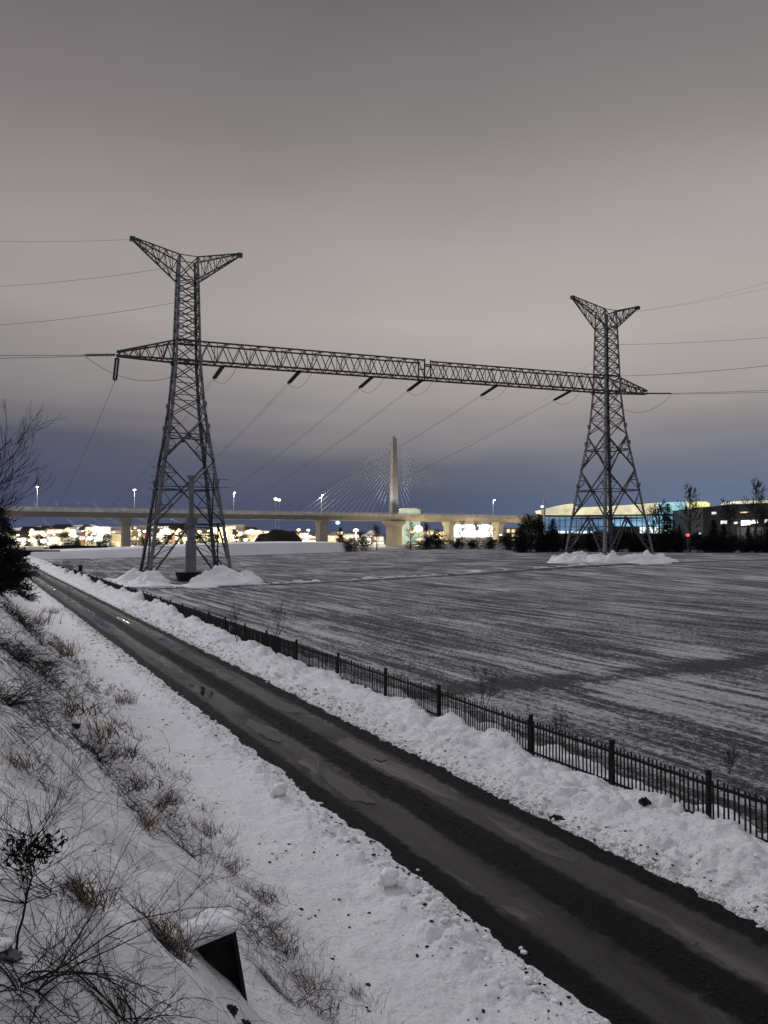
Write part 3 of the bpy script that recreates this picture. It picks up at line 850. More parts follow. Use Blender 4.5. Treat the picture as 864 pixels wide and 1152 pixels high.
def needles(mb, tips_or_pts, size, n, rng, flat=.5):
    for p in tips_or_pts:
        for i in range(n):
            c = p + V(rng.gauss(0,size), rng.gauss(0,size), rng.gauss(0,size*.6))
            d = V(rng.gauss(0,1), rng.gauss(0,1), rng.gauss(0,flat)).normalized()*size*rng.uniform(.7,1.6)
            e = d.cross(V(rng.gauss(0,1),rng.gauss(0,1),rng.gauss(0,1))).normalized()*size*rng.uniform(.2,.45)
            mb.tri(c-d*.5, c+d*.5, c+e)
def conifer(h, w, seed, leaf=.35, dens=9, base=.06):
    rng = random.Random(seed); tr = MB(); cr = MB()
    tr.tube([(0,0,-.5),(0,0,h*.5),(0,0,h*.97)], [h*.022,h*.013,h*.004], 6)
    z = h*base
    while z < h*.98:
        k = z/h; rr = w*.5*(1-k)**.75*(1+.35*nz(z*1.3, seed*3.1)); n = max(3, int(9*(1-k)+3))
        for j in range(n):
            a = rng.uniform(0,2*math.pi); L = rr*rng.uniform(.65,1.15)
            tip = V(math.cos(a)*L, math.sin(a)*L, z + L*rng.uniform(-.25,.15))
            tr.tube([(0,0,z),tuple(tip)], [h*.004,h*.0015], 3, False)
            for q in (.35,.6,.82,1.0):
                needles(cr, [V(0,0,z).lerp(tip,q)], leaf*(.6+.4*(1-k)), dens, rng)
        z += h*.045
    needles(cr, [V(0,0,h*.97)], leaf*.5, 6, rng)
    return tr, cr
def bushy(h, w, seed, leaf=.4, n=260, low=.0):
    rng = random.Random(seed); tr = MB(); cr = MB(); tips = []
    tr.tube([(0,0,-.5),(0,0,h*.45)], [h*.03,h*.018], 6)
    cl = [(V(rng.uniform(-.3,.3)*w, rng.uniform(-.3,.3)*w, h*rng.uniform(.25+low,.8)), rng.uniform(.16,.30)*w) for _ in range(9)]
    cl.append((V(0,0,h*.82), w*.2))
    for c, r in cl: tr.tube([(0,0,h*.3*rng.random()),tuple(c)], [h*.012,h*.005], 4, False)
    for i in range(n):
        c, r = cl[i % len(cl)]
        d = V(rng.gauss(0,1),rng.gauss(0,1),rng.gauss(0,1)).normalized()
        p = c + d*r*rng.uniform(.5,1.1); p.z = max(.1, min(h, p.z))
        needles(cr, [p], leaf, 5, rng, 1)
    return tr, cr
def tree_obj(name, tm, cm, loc, label, cat, group, mats, parts=('trunk','crown'), rz=0):
    o = empty(name, loc, label, cat, group, rz)
    tm.build(parts[0], mats[0], o); cm.build(parts[1], mats[1], o)
    return o
def zf(x, y): return hany(x, y)
TG = 'trees at the far edge of the field'
protos = {}
def place(kind, px, ytop, D, label, ybase=None):
    """kind prototype scaled so that its top is right"""
    x = (px-432)/F*D; z0 = zf(x, D) - .1
    h = CAMZ + (H0-ytop)/F*D - z0
    pr = protos[kind]; h0 = pr['_h']
    if not pr.get('_used'):
        o = pr; pr['_used'] = 1; o.location = (x,D,z0); o.scale = (h/h0,)*3; o['label'] = label
        return o
    o = dup(pr, (x,D,z0), R.uniform(0,6.28), label, h/h0); o.scale = (h/h0*R.uniform(.9,1.1), h/h0*R.uniform(.9,1.1), h/h0); return o
def proto(kind, name, tm, cm, h, cat, mats, parts=('trunk','crown')):
    o = tree_obj(name, tm, cm, (0,-500,0), 'x', cat, TG, mats, parts); o['_h'] = h; protos[kind] = o
proto('con1','conifer_tree',*conifer(11,6.6,3,.42,17), 11, 'tree', (M['bark'],M['needle']))
proto('con2','conifer_tree',*conifer(11,5.2,8,.38,17), 11, 'tree', (M['bark'],M['needle']))
proto('bush','evergreen_tree',*bushy(10.5,9.5,5,.5,900), 10.5, 'tree', (M['bark'],M['needle']))
proto('shrub','evergreen_shrub',*bushy(5,6.5,11,.42,520,-.1), 5, 'shrub', (M['bark'],M['shrubleaf']), ('stem','crown'))
proto('bare1','bare_tree',*bare_tree(18,21,.55,minr=.055), 18, 'tree', (M['bark'],M['bark']), ('trunk','branches'))
proto('bare2','bare_tree',*bare_tree(18,34,.42,minr=.055,crown=.5), 18, 'tree', (M['bark'],M['bark']), ('trunk','branches'))
trees = [('con1',587,590,215,'conifer leaning against the left side of the round evergreen'),('con2',610,588,217,'narrow conifer just right of the round evergreen'),
 ('con2',690,588,224,'narrow conifer seen between the middle and right feet of the right pylon'),('con1',715,594,223,'low conifer at the right foot of the right pylon'),
 ('con2',764,590,217,'dark conifer left of the tall bare tree'),('con2',814,588,214,'dark conifer beside the thick bare trunk'),
 ('bush',597,579,214,'rounded dark evergreen tree left of the right pylon, under the end of the bridge'),
 ('con1',622,583,216,'dark conifer between the round evergreen and the right pylon'),
 ('con2',637,597,218,'small dark conifer touching the left leg of the right pylon'),
 ('con2',663,592,222,'conifer seen through the left half of the right pylon base'),
 ('bush',700,596,220,'low round evergreen seen through the right half of the right pylon base'),
 ('con1',729,590,222,'conifer just right of the right pylon foot'),
 ('con1',751,566,216,'tall slim conifer in front of the cyan lit wall'),
 ('bare2',741,560,220,'slender bare tree left of the tall slim conifer'),
 ('bare1',776,549,214,'tall bare tree in front of the yellow corner of the lit arena'),
 ('bare1',735,572,224,'short bare tree in front of the arena, beside the right pylon'),
 ('con1',803,584,213,'dense dark conifer in front of the dark building corner'),
 ('bare2',822,558,216,'bare tree in front of the dark building, with a thick trunk'),
 ('bare1',851,543,212,'tallest bare tree at the right edge, in front of the dark building'),
 ('con2',842,590,214,'conifer at the foot of the tallest bare tree'),
 ('con1',866,578,212,'conifer cut by the right edge of the photo'),
 ('bare2',860,566,211,'thin bare tree at the very right edge'),
 ('bush',785,598,215,'low evergreen below the yellow corner of the lit arena'),
 ('bush',826,602,214,'low evergreen below the white windows of the dark building'),
 ('bare1',520,586,330,'small bare tree under the bridge in front of the brightest glow'),
 ('bare2',537,584,330,'second small bare tree before the bright hall beneath the bridge'),
 ('bare1',552,588,325,'third small bare tree before the bright hall, next to a pier'),
 ('bare1',462,588,330,'small bare tree right of the main bridge pier'),
 ('bare2',480,586,325,'small bare tree between the main pier and the next one'),
 ('bare2',424,588,340,'small bare tree left of the main bridge pier'),
 ('con1',383,593,345,'small conifer right of the pier left of the tower')]
for k in trees: place(*k)
sh = [(492,597,310,'largest dark bush under the bridge right of the main pier'),(478,602,300,'low bush just right of the main pier'),(407,600,330,'dark bush left of the main pier'),
      (395,606,325,'low dark bush at the end of the snow levee'),(515,606,290,'low bush at the field edge below the bright hall'),(532,607,285,'bush at the field edge between bright hall and pier'),
      (551,604,280,'bush at the field edge in front of the right bridge pier'),(572,600,260,'bush left of the round evergreen'),(583,598,245,'bush against the left side of the round evergreen'),
      (610,606,220,'bush between round evergreen and conifer'),(648,603,220,'bush behind the left feet of the right pylon'),(675,604,220,'bush behind the middle foot of the right pylon'),
      (690,606,219,'bush right of the middle foot of the right pylon'),(712,602,221,'bush behind the right foot of the right pylon'),(742,602,217,'bush at the base of the tall slim conifer'),
      (765,604,216,'bush left of the tall bare tree trunk'),(792,606,214,'bush between the bare tree and the dense conifer'),(812,604,213,'bush right of the dense conifer'),
      (835,607,212,'bush below the grey lower wall'),(853,603,211,'bush at the foot of the trees on the right edge'),
      (62,612,262,'dark bush above the left barrier wall'),(80,608,300,'bush behind the longer dark barrier'),(118,606,300,'bush left of the first bridge pier'),(163,607,310,'bush just right of the first bridge pier'),(178,606,310,'bush left of the duct column of the left pylon'),
      (236,605,320,'bush seen through the right side of the left pylon')]
for px, yt, D, lb in sh: place('shrub', px, yt, D, lb)
# dense undergrowth behind them
mb = MB(); rng = random.Random(4)
for i in range(2600):
    px = rng.uniform(455, 900); D = rng.uniform(222, 236) if px > 585 else interp([(455,318),(585,250)], px)+rng.uniform(0,12)
    x = (px-432)/F*D; top = 5.6+2.2*nz(px*.045, 2)+1.6*nz(px*.16, 7)
    if px < 585: top = 3.6+2*nz(px*.07,5)
    z = zf(x,D)+rng.random()**.7*top
    needles(mb, [V(x,D,z)], .55, 6, rng, 1)
tag(mb.build('undergrowth', M['shrubleaf']), 'dense dark undergrowth along the far edge of the field', 'undergrowth', kind='stuff')
# dark brush-covered mound behind the levee
mb = MB(); mb.blob((-56,395,-1), 12, 1.15, .8, .95, .25, 1.4, 3, 3)
tag(mb.build('mound', M['clod'], smooth=True), kind='structure')
# ---------------------------------------------------------------- buildings far away
def wall_low(name, x0, x1, y, z0, z1, label):
    o = empty(name, ((x0+x1)/2,y,z0), label, 'wall', 'dark barriers at the end of the road')
    m = MB(); w = (x1-x0)/2; m.box(-w,w,-.3,.3,-1,z1-z0); m.build('wall', M['concrete_dark'], o)
    m = MB(); m.box(-w-.1,w+.1,-.42,.42,z1-z0+.003,z1-z0+.18); m.build('coping', M['concrete_dark'], o)
    m = MB(); k = -w
    while k <= w: m.box(k-.15,k+.15,-.45,-.303,-1,z1-z0-.1); k += 4
    m.build('ribs', M['concrete_dark'], o)
wall_low('barrier_wall', -111, -98.2, 224, -.2, 2.3, 'shorter black barrier at the far left end of the road')
wall_low('barrier_wall', -118, -98, 262, .5, 3.3, 'longer black barrier behind the far snow levee')
# lit arena
def panel(mb, pts, D, dep):
    poly = [((px-432)/F*D, CAMZ+(H0-py)/F*D) for px,py in pts]; mb.prism(poly, D, D+dep)
D = 272
a_lab = 'big floodlit arena with a glowing cream roof band and blue glass front, behind the trees'
arena = empty('arena', (0,0,0), a_lab, 'arena')
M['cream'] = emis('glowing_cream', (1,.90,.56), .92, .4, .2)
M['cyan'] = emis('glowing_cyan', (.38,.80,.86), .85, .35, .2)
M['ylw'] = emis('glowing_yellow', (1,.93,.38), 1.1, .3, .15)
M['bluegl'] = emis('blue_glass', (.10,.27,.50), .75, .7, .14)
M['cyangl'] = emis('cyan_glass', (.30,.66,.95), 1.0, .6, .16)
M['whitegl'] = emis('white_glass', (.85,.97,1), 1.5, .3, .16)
m = MB(); panel(m, [(608,574),(610,578),(652,579),(652,571),(648,570),(644,566.5),(636,567.5),(622,571)][::-1], D, 10); m.build('roof_band', M['cream'], arena)  # floodlighting on the roof band is put into its material as emission
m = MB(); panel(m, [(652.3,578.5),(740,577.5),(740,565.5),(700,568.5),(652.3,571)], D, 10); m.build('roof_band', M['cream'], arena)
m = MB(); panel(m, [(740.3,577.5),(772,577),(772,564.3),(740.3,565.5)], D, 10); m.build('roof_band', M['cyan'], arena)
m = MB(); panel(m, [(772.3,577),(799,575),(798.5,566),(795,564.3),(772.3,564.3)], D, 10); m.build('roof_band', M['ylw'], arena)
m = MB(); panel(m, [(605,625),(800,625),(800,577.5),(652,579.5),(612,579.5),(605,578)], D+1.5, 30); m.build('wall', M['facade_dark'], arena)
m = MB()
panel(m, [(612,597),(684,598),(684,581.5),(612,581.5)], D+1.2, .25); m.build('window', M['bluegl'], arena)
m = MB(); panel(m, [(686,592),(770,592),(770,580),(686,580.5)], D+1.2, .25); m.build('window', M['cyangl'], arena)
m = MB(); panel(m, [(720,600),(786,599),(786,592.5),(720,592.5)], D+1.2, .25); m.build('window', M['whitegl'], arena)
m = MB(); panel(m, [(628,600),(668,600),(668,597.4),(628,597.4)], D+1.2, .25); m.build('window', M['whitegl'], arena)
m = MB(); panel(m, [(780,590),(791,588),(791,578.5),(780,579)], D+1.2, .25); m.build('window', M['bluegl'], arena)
m = MB(); px = 612
while px < 790:
    x = (px-432)/F*D; m.box(x-.12,x+.12,D+1.0,D+1.2,7,14.3); px += 6.2
for zz in (10.2,12.6): m.box((612-432)/F*D,(780-432)/F*D,D+.9,D+1.0,zz,zz+.15)
m.build('mullions', M['facade_grey'], arena)
m = MB(); x = (610-432)/F*D; m.box(x-.35,x+.35,D-4,D-3.3,0,20); m.build('light_mast', M['rail'], arena)
# mast with lamp near the arena
# dark office block
D = 246
off = empty('office_building', (0,0,0), 'long dark flat building with a few white lit windows at the right edge', 'building')
m = MB(); panel(m, [(791,625),(960,625),(960,563),(826,567),(791,571.5)], D, 26); m.build('wall', M['facade_dark'], off)
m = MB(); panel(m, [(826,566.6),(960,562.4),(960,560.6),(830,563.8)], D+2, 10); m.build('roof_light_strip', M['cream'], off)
for q, (pp, mt) in enumerate((([(811,589.5),(818,589),(818,585.5),(811,586)],'lit_white'),([(826,589.5),(830,589),(830,587),(826,587.2)],'lit_white'),([(834,591),(844,590.5),(844,585.2),(834,585.8)],'e_white'),
     ([(845,589),(853,588.6),(853,584.8),(845,585.1)],'e_white'),([(801,578.5),(806,578.3),(806,575.8),(801,576)],'lit_white'),([(833,577.2),(842,576.8),(842,575.6),(833,576)],'lit_warm'),([(860,588.5),(880,588),(880,584),(860,584.6)],'e_white'))):
    m = MB(); panel(m, pp, D-.15, .12); m.build('window', M[mt], off)
m = MB(); panel(m, [(829,611),(864,611),(864,593),(829,593.5)], D-.3, .25); m.build('lower_wall', M['facade_grey'], off)
m = MB(); px = 832
while px < 864: 
    x = (px-432)/F*D; m.box(x-.15,x+.15,D-.5,D-.3,3,9.5); px += 8
m.build('pilasters', M['facade_dark'], off)
point(((845-432)/F*D, D-9, 8.5), 700, (.9,.95,1), 1)
# red sign and small vehicles lights
def glow(px, py, D, r, mat, label, cat='lamp', group=None):
    p = at(px, py, D); g = zf(p.x, p.y) if D < 300 else 0
    o = empty('floodlight', (p.x,p.y,g), label, cat, group)
    m = MB(); m.tube([(0,0,0),(0,0,p.z-g-r*.6)], .14, 6); m.build('pole', M['steel'], o)
    m = MB(); m.blob((0,0,p.z-g), r, 1.0, 1, .8, .18, 2, 2, px); m.build('lamp_glass', M[mat], o)
glow(773.5,602,212,.55,'e_red','round red light low behind the tall bare tree')
glow(787,600,240,.45,'e_white','small white light right of the red light')
glow(168,599,420,1.3,'e_red','red light seen through the left pylon')
glow(163,604,420,.8,'e_red','smaller red light beside the larger one, seen through the left pylon')
glow(471,595,405,2.4,'e_yellow','large yellow floodlight right of the main bridge pier')
glow(318,604,420,2.0,'e_yellow','yellow globe light in front of the mound')
glow(310,561.5,620,1.6,'e_yellow','floating looking yellow floodlight above the bridge deck, left one of a pair')
glow(314,562.5,620,1.3,'e_white','white floodlight beside the yellow one above the bridge deck')
glow(610,570,262,.5,'e_white','small white lamp on the mast at the left end of the arena')
glow(380,588,640,2.2,'e_blue','bluish floodlight above the roofs right of the pier')
# bright hall under the bridge
hall = empty('lit_hall', (0,0,0), 'very bright white hall glowing under the right part of the bridge', 'building')
D = 560
m = MB(); panel(m, [(505,612),(556,612),(556,590),(552,588),(514,588),(505,592)], D, 30); m.build('wall', M['wall_b'], hall)
for a in range(5):
    x0 = 509+a*9.3; m = MB(); panel(m, [(x0,604),(x0+8.6,604),(x0+8.6,590.5),(x0,590.5)], D-.4, .3); m.build('window', M['e_white'], hall)
m = MB(); panel(m, [(503,588.6),(558,588.6),(554,586.5),(512,586.5)], D-1, 33); m.build('roof', M['roof_snow'], hall)
# pale green lit block behind deck by tower
gb = empty('green_lit_building', (0,0,0), 'pale green lit block peeping over the deck right of the bridge tower', 'building')
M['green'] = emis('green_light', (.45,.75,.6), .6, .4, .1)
D = 520
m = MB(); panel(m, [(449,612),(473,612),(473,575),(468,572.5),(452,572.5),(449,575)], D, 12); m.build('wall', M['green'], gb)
m = MB(); panel(m, [(448,573),(474,573.6),(468,571.6),(452,571.6)], D-1, 14); m.build('roof', M['roof_snow'], gb)
# town
WM = {}
def house(px, ytop, D, w, mat, emat, gable, label, seed, depth=9):
    rng = random.Random(seed); p = at(px, ytop, D); z0 = -1.0
    h = p.z - z0; o = empty('town_building', (p.x, D, z0), label, 'building', 'lit town buildings beyond the bridge', rng.uniform(-.25,.25))
    he = h*(.72 if gable else 1)
    m = MB(); m.box(-w/2,w/2,0,depth,0,he); m.build('wall', M[mat], o)
    m = MB()
    if gable: m.prism([(-w/2-.5,he),(w/2+.5,he),(0,h)] if w < 16 else [(-w/2-.5,he),(w/2+.5,he),(w/2-3,h),(-w/2+3,h)], -.6, depth+.6)
    else: m.box(-w/2-.3,w/2+.3,-.3,depth+.3,he+.003,he+.5)
    m.build('roof', M[rng.choice(['roof_dark','roof_snow','roof_dark'])], o)
    rows = max(1, int(he/3.4)); cols = max(2, int(w/3.2))
    for r_ in range(rows):
        for c_ in range(cols):
            if rng.random() < .28: continue
            x = -w/2 + (c_+.5)*w/cols; zz = he*(r_+.5)/rows
            ww = rng.uniform(.32,.46)*w/cols
            if emat not in WM:
                m = MB(); m.box(-1,1,-.12,-.02,-1,1); WM[emat] = m.mesh('window', M[emat])
            wo = bpy.data.objects.new('window', WM[emat]); C.objects.link(wo); wo.parent = o
            wo.location = (x,0,zz); wo.scale = (ww,1,rng.uniform(1.0,1.4))
R2 = random.Random(12)
def ring(n, p0, p1, top, Dr, ws):
    for i in range(n):
        px = p0 + (p1-p0)*(i+.5)/n + R2.uniform(-2,2); D = R2.uniform(*Dr)
        w = R2.uniform(*ws); gable = R2.random() < .5
        mt = R2.choice(['wall_a','wall_b','wall_c','wall_a']); em = R2.choice(['e_warm','e_yellow','e_white','lit_warm','lit_warm','lit_yellow','lit_yellow','e_yellow','lit_white'])
        c1 = {'wall_a':'cream','wall_b':'white','wall_c':'brown'}[mt]
        yt = R2.uniform(*top)
        house(px, yt, D, w, mt, em, gable, f'lit town buildings glowing beyond the bridge', int(px*7))
ring(30, 18, 290, (593,601), (560,640), (9,20))
ring(20, 25, 285, (589,595), (660,760), (10,24))
ring(14, 292, 432, (596,603), (580,680), (8,18))
ring(8, 455, 585, (594,602), (560,660), (9,18))
# town lamps: small bright globes on poles
for i in range(105):
    px = R2.uniform(15,292) if i < 77 else (R2.uniform(292,435) if i < 95 else R2.uniform(455,585))
    D = R2.uniform(430,620); py = R2.uniform(596,609)
    em = R2.choice(['e_warm','e_white','e_yellow','e_yellow','e_white','e_orange','e_warm'])
    r_ = R2.choice([.5,.7,.9,1.2,1.6])
    if i % 9 == 0: em = 'e_white'; r_ = 1.9
    p = at(px, py, D); o = empty('town_lamp', (p.x,p.y,-1), 'small glowing town lamp beyond the bridge', 'lamp', 'town lamps beyond the bridge')
    m = MB(); m.tube([(0,0,0),(0,0,p.z+1-r_*.5)], .12, 5); m.build('pole', M['steel'], o)
    m = MB(); m.blob((0,0,p.z+1), r_, 1.15, 1, .7, .2, 2, 1, i); m.build('lamp_glass', M[em], o)
for i in range(22):
    px = 25 + i*19.5 + R2.uniform(-6,6); D = R2.uniform(500,560)
    p = at(px, 598, D); col = R2.choice([(1,.8,.45),(1,.93,.8),(1,.7,.3)])
    point((p.x, p.y, 9), 38000, col, 1.5)
# conical street trees catching the town light
for i in range(14):
    px = 30 + i*19 + R2.uniform(-7,7); place('bush' if i%3 else 'con1', px, R2.uniform(596,602), R2.uniform(480,545), 'dark tree among the town lights').update_tag()
for o in C.objects:
    if o.get('label') == 'dark tree among the town lights': o['group'] = 'trees among the town lights'
# ---------------------------------------------------------------- near plants on the left bank
def shrub_obj(name, loc, label, cat, mb, mat, part=None):
    o = mb.build(name, mat, loc=loc); tag(o, label, cat); return o
# conifer and bare tree at the left edge
tm, cm = conifer(4.8, 3.9, 77, .2, 30, .02)
p = V(-21.9,42,0); p.z = hany(p.x,p.y)-.1
o = tree_obj('conifer_tree', tm, cm, p, 'dense black conifer on the bank at the left edge', 'tree', None, (M['bark'],M['needle']))
tm, cm = conifer(6.2, 5.0, 78, .2, 28, .02)
p = V(-23.6,44,0); p.z = hany(p.x,p.y)-.1
tree_obj('conifer_tree', tm, cm, p, 'black conifer cut by the left edge, behind the dense one', 'tree', None, (M['bark'],M['needle']))
tr = MB(); br = MB(); rng = random.Random(5)
tr.tube([(0,0,-.6),(.1,0,2.0),(.3,.1,4.2),(.4,0,6.6)],[.16,.13,.09,.03],7)
for i in range(38):
    z = rng.uniform(1.4,6.2); a = rng.uniform(-1.3,1.3) if i % 3 else rng.uniform(0,6.28)
    branch(br, V(.15+.03*z,0,z), V(math.cos(a),math.sin(a),rng.uniform(.5,1.1)), rng.uniform(1.1,2.0), .035, 3, rng, .42, .15, 4, 4, (2,3), .6, None, .009, .1)
p = V(-21.1,38,0); p.z = hany(p.x,p.y)
tree_obj('bare_tree', tr, br, p, 'bare tree with fanning branches at the left edge', 'tree', None, (M['bark'],M['twig']), ('trunk','branches'))
# small evergreen by the road end and bollard in the field
tm, cm = bushy(2.8, 2.3, 3, .13, 200, -.1)
p = V((77-432)/F*122,122,-.05); tree_obj('evergreen_shrub', tm, cm, p, 'small dark evergreen shrub beyond the fence at the far end of the road', 'shrub', None, (M['bark'],M['needle']), ('stem','crown'))
o = empty('marker_post', ((91-432)/F*127,127,-.05), 'short black post standing in the field left of the left pylon', 'post')
m = MB(); m.cyl((0,0),.36,.3,-.2,1.35,10); m.build('shaft', M['iron'], o)
m = MB(); m.blob((0,0,1.5),.42,1,1,.6,0,1,2); m.build('cap', M['iron'], o)
# saplings by the fence
def sapling(px, py, h, seed, label, thick=.012):
    p = hit(px, py); rng = random.Random(seed); b = MB()
    for j in range(3):
        branch(b, V(rng.uniform(-.05,.05),rng.uniform(-.05,.05),-.1), V(rng.gauss(0,.12),rng.gauss(0,.12),1), h*.6, thick, 3, rng, .5, .25, 4, 4, (3,4), .6, None, .0035)
    shrub_obj('leafless_shrub', p, label, 'shrub', b, M['twig'])
sapling(268,722,1.9,1,'smaller leafless shrub behind the fence, right of the left pylon',.02)
sapling(311,736,2.2,2,'leafless sapling just behind the fence, second from the left pylon',.02)
sapling(543,800,1.55,3,'leafless shrub entangled in the fence where the dirt track meets it',.014)
sapling(632,838,.9,4,'small dry shrub behind the fence near the middle of the picture',.008)
sapling(815,870,.6,6,'low dry shrub just behind the fence at the right edge',.007)
# arching bramble shrubs close to the camera
def arching(p, n, L, seed, label, az0, az1, lift=(.3,1.0), th=.008, droop=.55, depth=2, mat='twig', name='leafless_shrub', leaves=0):
    rng = random.Random(seed); b = MB(); allp = []
    for i in range(n):
        a = rad(rng.uniform(az0,az1)); up = rng.uniform(*lift); d = V(math.cos(a),math.sin(a),up).normalized()
        l = L*rng.uniform(.5,1.1); q = V(rng.gauss(0,.05),rng.gauss(0,.05),-.08); pts = [q.copy()]; rs = []; m_ = 11
        r0 = th*rng.uniform(.6,1.2)
        for k in range(m_):
            d = (d + V(rng.gauss(0,.12),rng.gauss(0,.12),-droop*.14+rng.gauss(0,.09))).normalized()
            q = q + d*(l/m_)
            g = hany(p.x+q.x, p.y+q.y) - p.z + .015
            if q.z < g: q.z = g; d.z = abs(d.z)*.3
            pts.append(q.copy())
        rs = [max(.0016, r0*(1-.82*k/m_)) for k in range(m_+1)]
        b.tube(pts, rs, 5, False); allp += pts[3:]
        for k in range(3, m_):
            if rng.random() < .85:
                dd = (pts[k+1 if k < m_ else k]-pts[k-1]).normalized()
                nd = (dd + V(rng.gauss(0,.6),rng.gauss(0,.6),rng.gauss(0,.5)+.15)).normalized()
                branch(b, pts[k], nd, l*rng.uniform(.12,.34), rs[k]*.62, depth-1, rng, .5, .05, 3, 4, (1,3), .5, None, .0013, .12)
    o = empty(name, p, label, 'shrub'); b.build('branches', M[mat], o)
    if leaves:
        lb = MB(); needles_at = [allp[rng.randrange(len(allp))] for _ in range(leaves)]
        for q in needles_at:
            needles(lb, [q], .035, 3, rng, 1)
        lb.build('leaves', M['deadleaf'], o)
    return o
arching(hit(32,1092), 9, 1.25, 31, 'largest arching leafless shrub in the lower left corner, left of the dark box', -40, 80, (.35,1.3), .0055, .5)
arching(hit(38,1110), 12, 1.1, 32, 'tangled low twigs at the base of the largest arching shrub', 60, 300, (.1,.9), .0042, .7)
arching(hit(150,1150), 20, 0.68, 33, 'twiggy leafless shrub cut by the lower edge, left of the dark box', 0, 180, (.2,1.1), .005, .6)
arching(hit(205,1055), 17, 0.71, 34, 'twiggy shrub growing at the left side of the dark snow-capped box', 0, 200, (.4,1.4), .004, .4)
arching(hit(330,1120), 19, 0.62, 35, 'thin reddish shrub right of the dark snow-capped box', 20, 200, (.3,1.3), .0035, .45, mat='twig_red')
arching(hit(285,1050), 16, 0.56, 36, 'fine tangle of reddish stems above right of the dark box', 0, 220, (.4,1.2), .003, .4, mat='twig_red')
arching(hit(220,960), 16, 0.74, 37, 'reddish leafless shrub on the bank above the dark box', 0, 200, (.4,1.3), .004, .4, mat='twig_red')
arching(hit(8,790), 22, 0.95, 38, 'dense dark bramble at the left edge below the conifer', -50, 130, (.3,1.1), .008, .55)
arching(hit(20,740), 22, 1.00, 39, 'dark bramble thicket on the bank just below the black conifers', -60, 120, (.2,.9), .009, .7)
arching(hit(50,745), 19, 0.80, 40, 'dark bramble hanging over the slope beside the smooth snow verge', -60, 100, (.2,.8), .008, .7)
arching(hit(110,850), 16, 0.75, 41, 'leafless bramble in the middle of the left bank', -40, 140, (.4,1.3), .005, .4)
arching(hit(175,905), 14, 0.65, 42, 'low leafless shrub on the left bank beside the lowest reddish tufts', -20, 100, (.5,1.2), .005, .25)
arching(hit(70,1000), 12, 0.56, 43, 'small dark twigs in the snow below the upright shrub', 0, 300, (.3,1.2), .004, .4)
# upright shrub with clusters of black leaves
p = hit(25,1062); rng = random.Random(51); b = MB(); lb = MB()
tops = []
st = [V(0,0,-.1)]; q = V(0,0,0)
for k in range(8): q = q + V(rng.gauss(0,.012)+.005,rng.gauss(0,.012),.075); st.append(q.copy())
b.tube(st, [.0075-.0005*k for k in range(9)], 6, False)
for i in range(34):
    k = rng.randint(3,8); a = rng.uniform(0,6.28)
    branch(b, st[k], V(math.cos(a),math.sin(a),rng.uniform(.3,1.3)), rng.uniform(.16,.42), .0032, 2, rng, .4, .1, 3, 5, (2,3), .4, None, .0010, .12)
for i in range(44):
    c = st[7] + V(rng.choice([-.05,.08,.08])+rng.gauss(0,.03), rng.gauss(0,.035), rng.gauss(.0,.033)); needles(lb, [c], .045, 6, rng, 1)
o = empty('leafless_shrub', p, 'upright leafless shrub with black withered leaf clumps at the lower left edge', 'shrub')
b.build('branches', M['twig'], o); lb.build('leaves', M['deadleaf'], o)
# dry grass tufts
def tuft_mb(seed, n=90, h=.35, spread=.14, lean=.5):
    rng = random.Random(seed); m = MB()
    for i in range(n):
        a = rng.uniform(0,6.28); b0 = V(rng.gauss(0,spread),rng.gauss(0,spread*.7),-.05)
        d = V(math.cos(a)*lean*rng.random()+.15, math.sin(a)*lean*rng.random()-.1, 1).normalized(); l = h*rng.uniform(.4,1.15)
        p0 = b0; w = rng.uniform(.0035,.007); sd = d.cross(V(rng.gauss(0,1),rng.gauss(0,1),0)).normalized()
        prev = (p0-sd*w, p0+sd*w)
        for k in range(4):
            d = (d + V(rng.gauss(0,.1),rng.gauss(0,.1),-.28)).normalized(); p0 = p0 + d*(l/4); ww = w*(1-.23*(k+1))
            cur = (p0-sd*ww, p0+sd*ww); m.quad(prev[0],prev[1],cur[1],cur[0]); prev = cur
    return m
tm_ = [tuft_mb(i, 100, .34, .13).mesh('grass_tuft', M['straw']) for i in range(3)]
tm_ += [tuft_mb(9, 130, .3, .16, .9).mesh('grass_tuft', M['twig_red'])]
tufts = [(97,1003,1.1,0,'dark dry grass clump alone in the snow left of the dark box'),(112,832,1.6,1,'brown dry grass tuft beside the small dark stone on the bank'),(128,850,1.5,3,'reddish dry grass tuft below the small dark stone'),
 (150,880,1.3,3,'reddish grass tuft in the middle of the left bank'),(165,925,1.3,1,'dry grass tuft midway down the bank'),(190,900,1.0,2,'small dry grass tuft at the lower edge of the bank'),
 (140,790,1.4,0,'dark grass tuft at the edge of the smooth snow verge'),(70,735,2.0,0,'spiky dark tuft at the tip of the bramble thicket'),(42,700,2.2,1,'dry grass on the bank below the black conifers'),(60,690,2.0,2,'low dry grass at the upper end of the bank'),
 (200,1060,1.1,0,'dark tuft touching the left side of the dark box'),(178,1035,1.0,2,'dry tuft up the slope from the dark box'),(300,1010,1.1,1,'dry tuft right above the dark box'),(318,1060,1.2,3,'reddish tuft right of the dark box'),
 (340,1100,1.2,1,'dry tuft near the bottom edge, right of the dark box'),(360,1130,1.1,3,'reddish tuft at the bottom edge near the verge'),(285,1000,.9,3,'small reddish tuft on the lower bank'),(232,935,1.0,1,'dry tuft left of the crumbly verge'),
 (260,975,1.0,2,'dry tuft at the toe of the bank'),(20,860,1.2,0,'dry tuft at the left edge above the upright shrub'),(75,800,1.5,3,'reddish tuft high on the bank'),(400,1110,.7,2,'tiny tuft of stalks on the flat verge')]
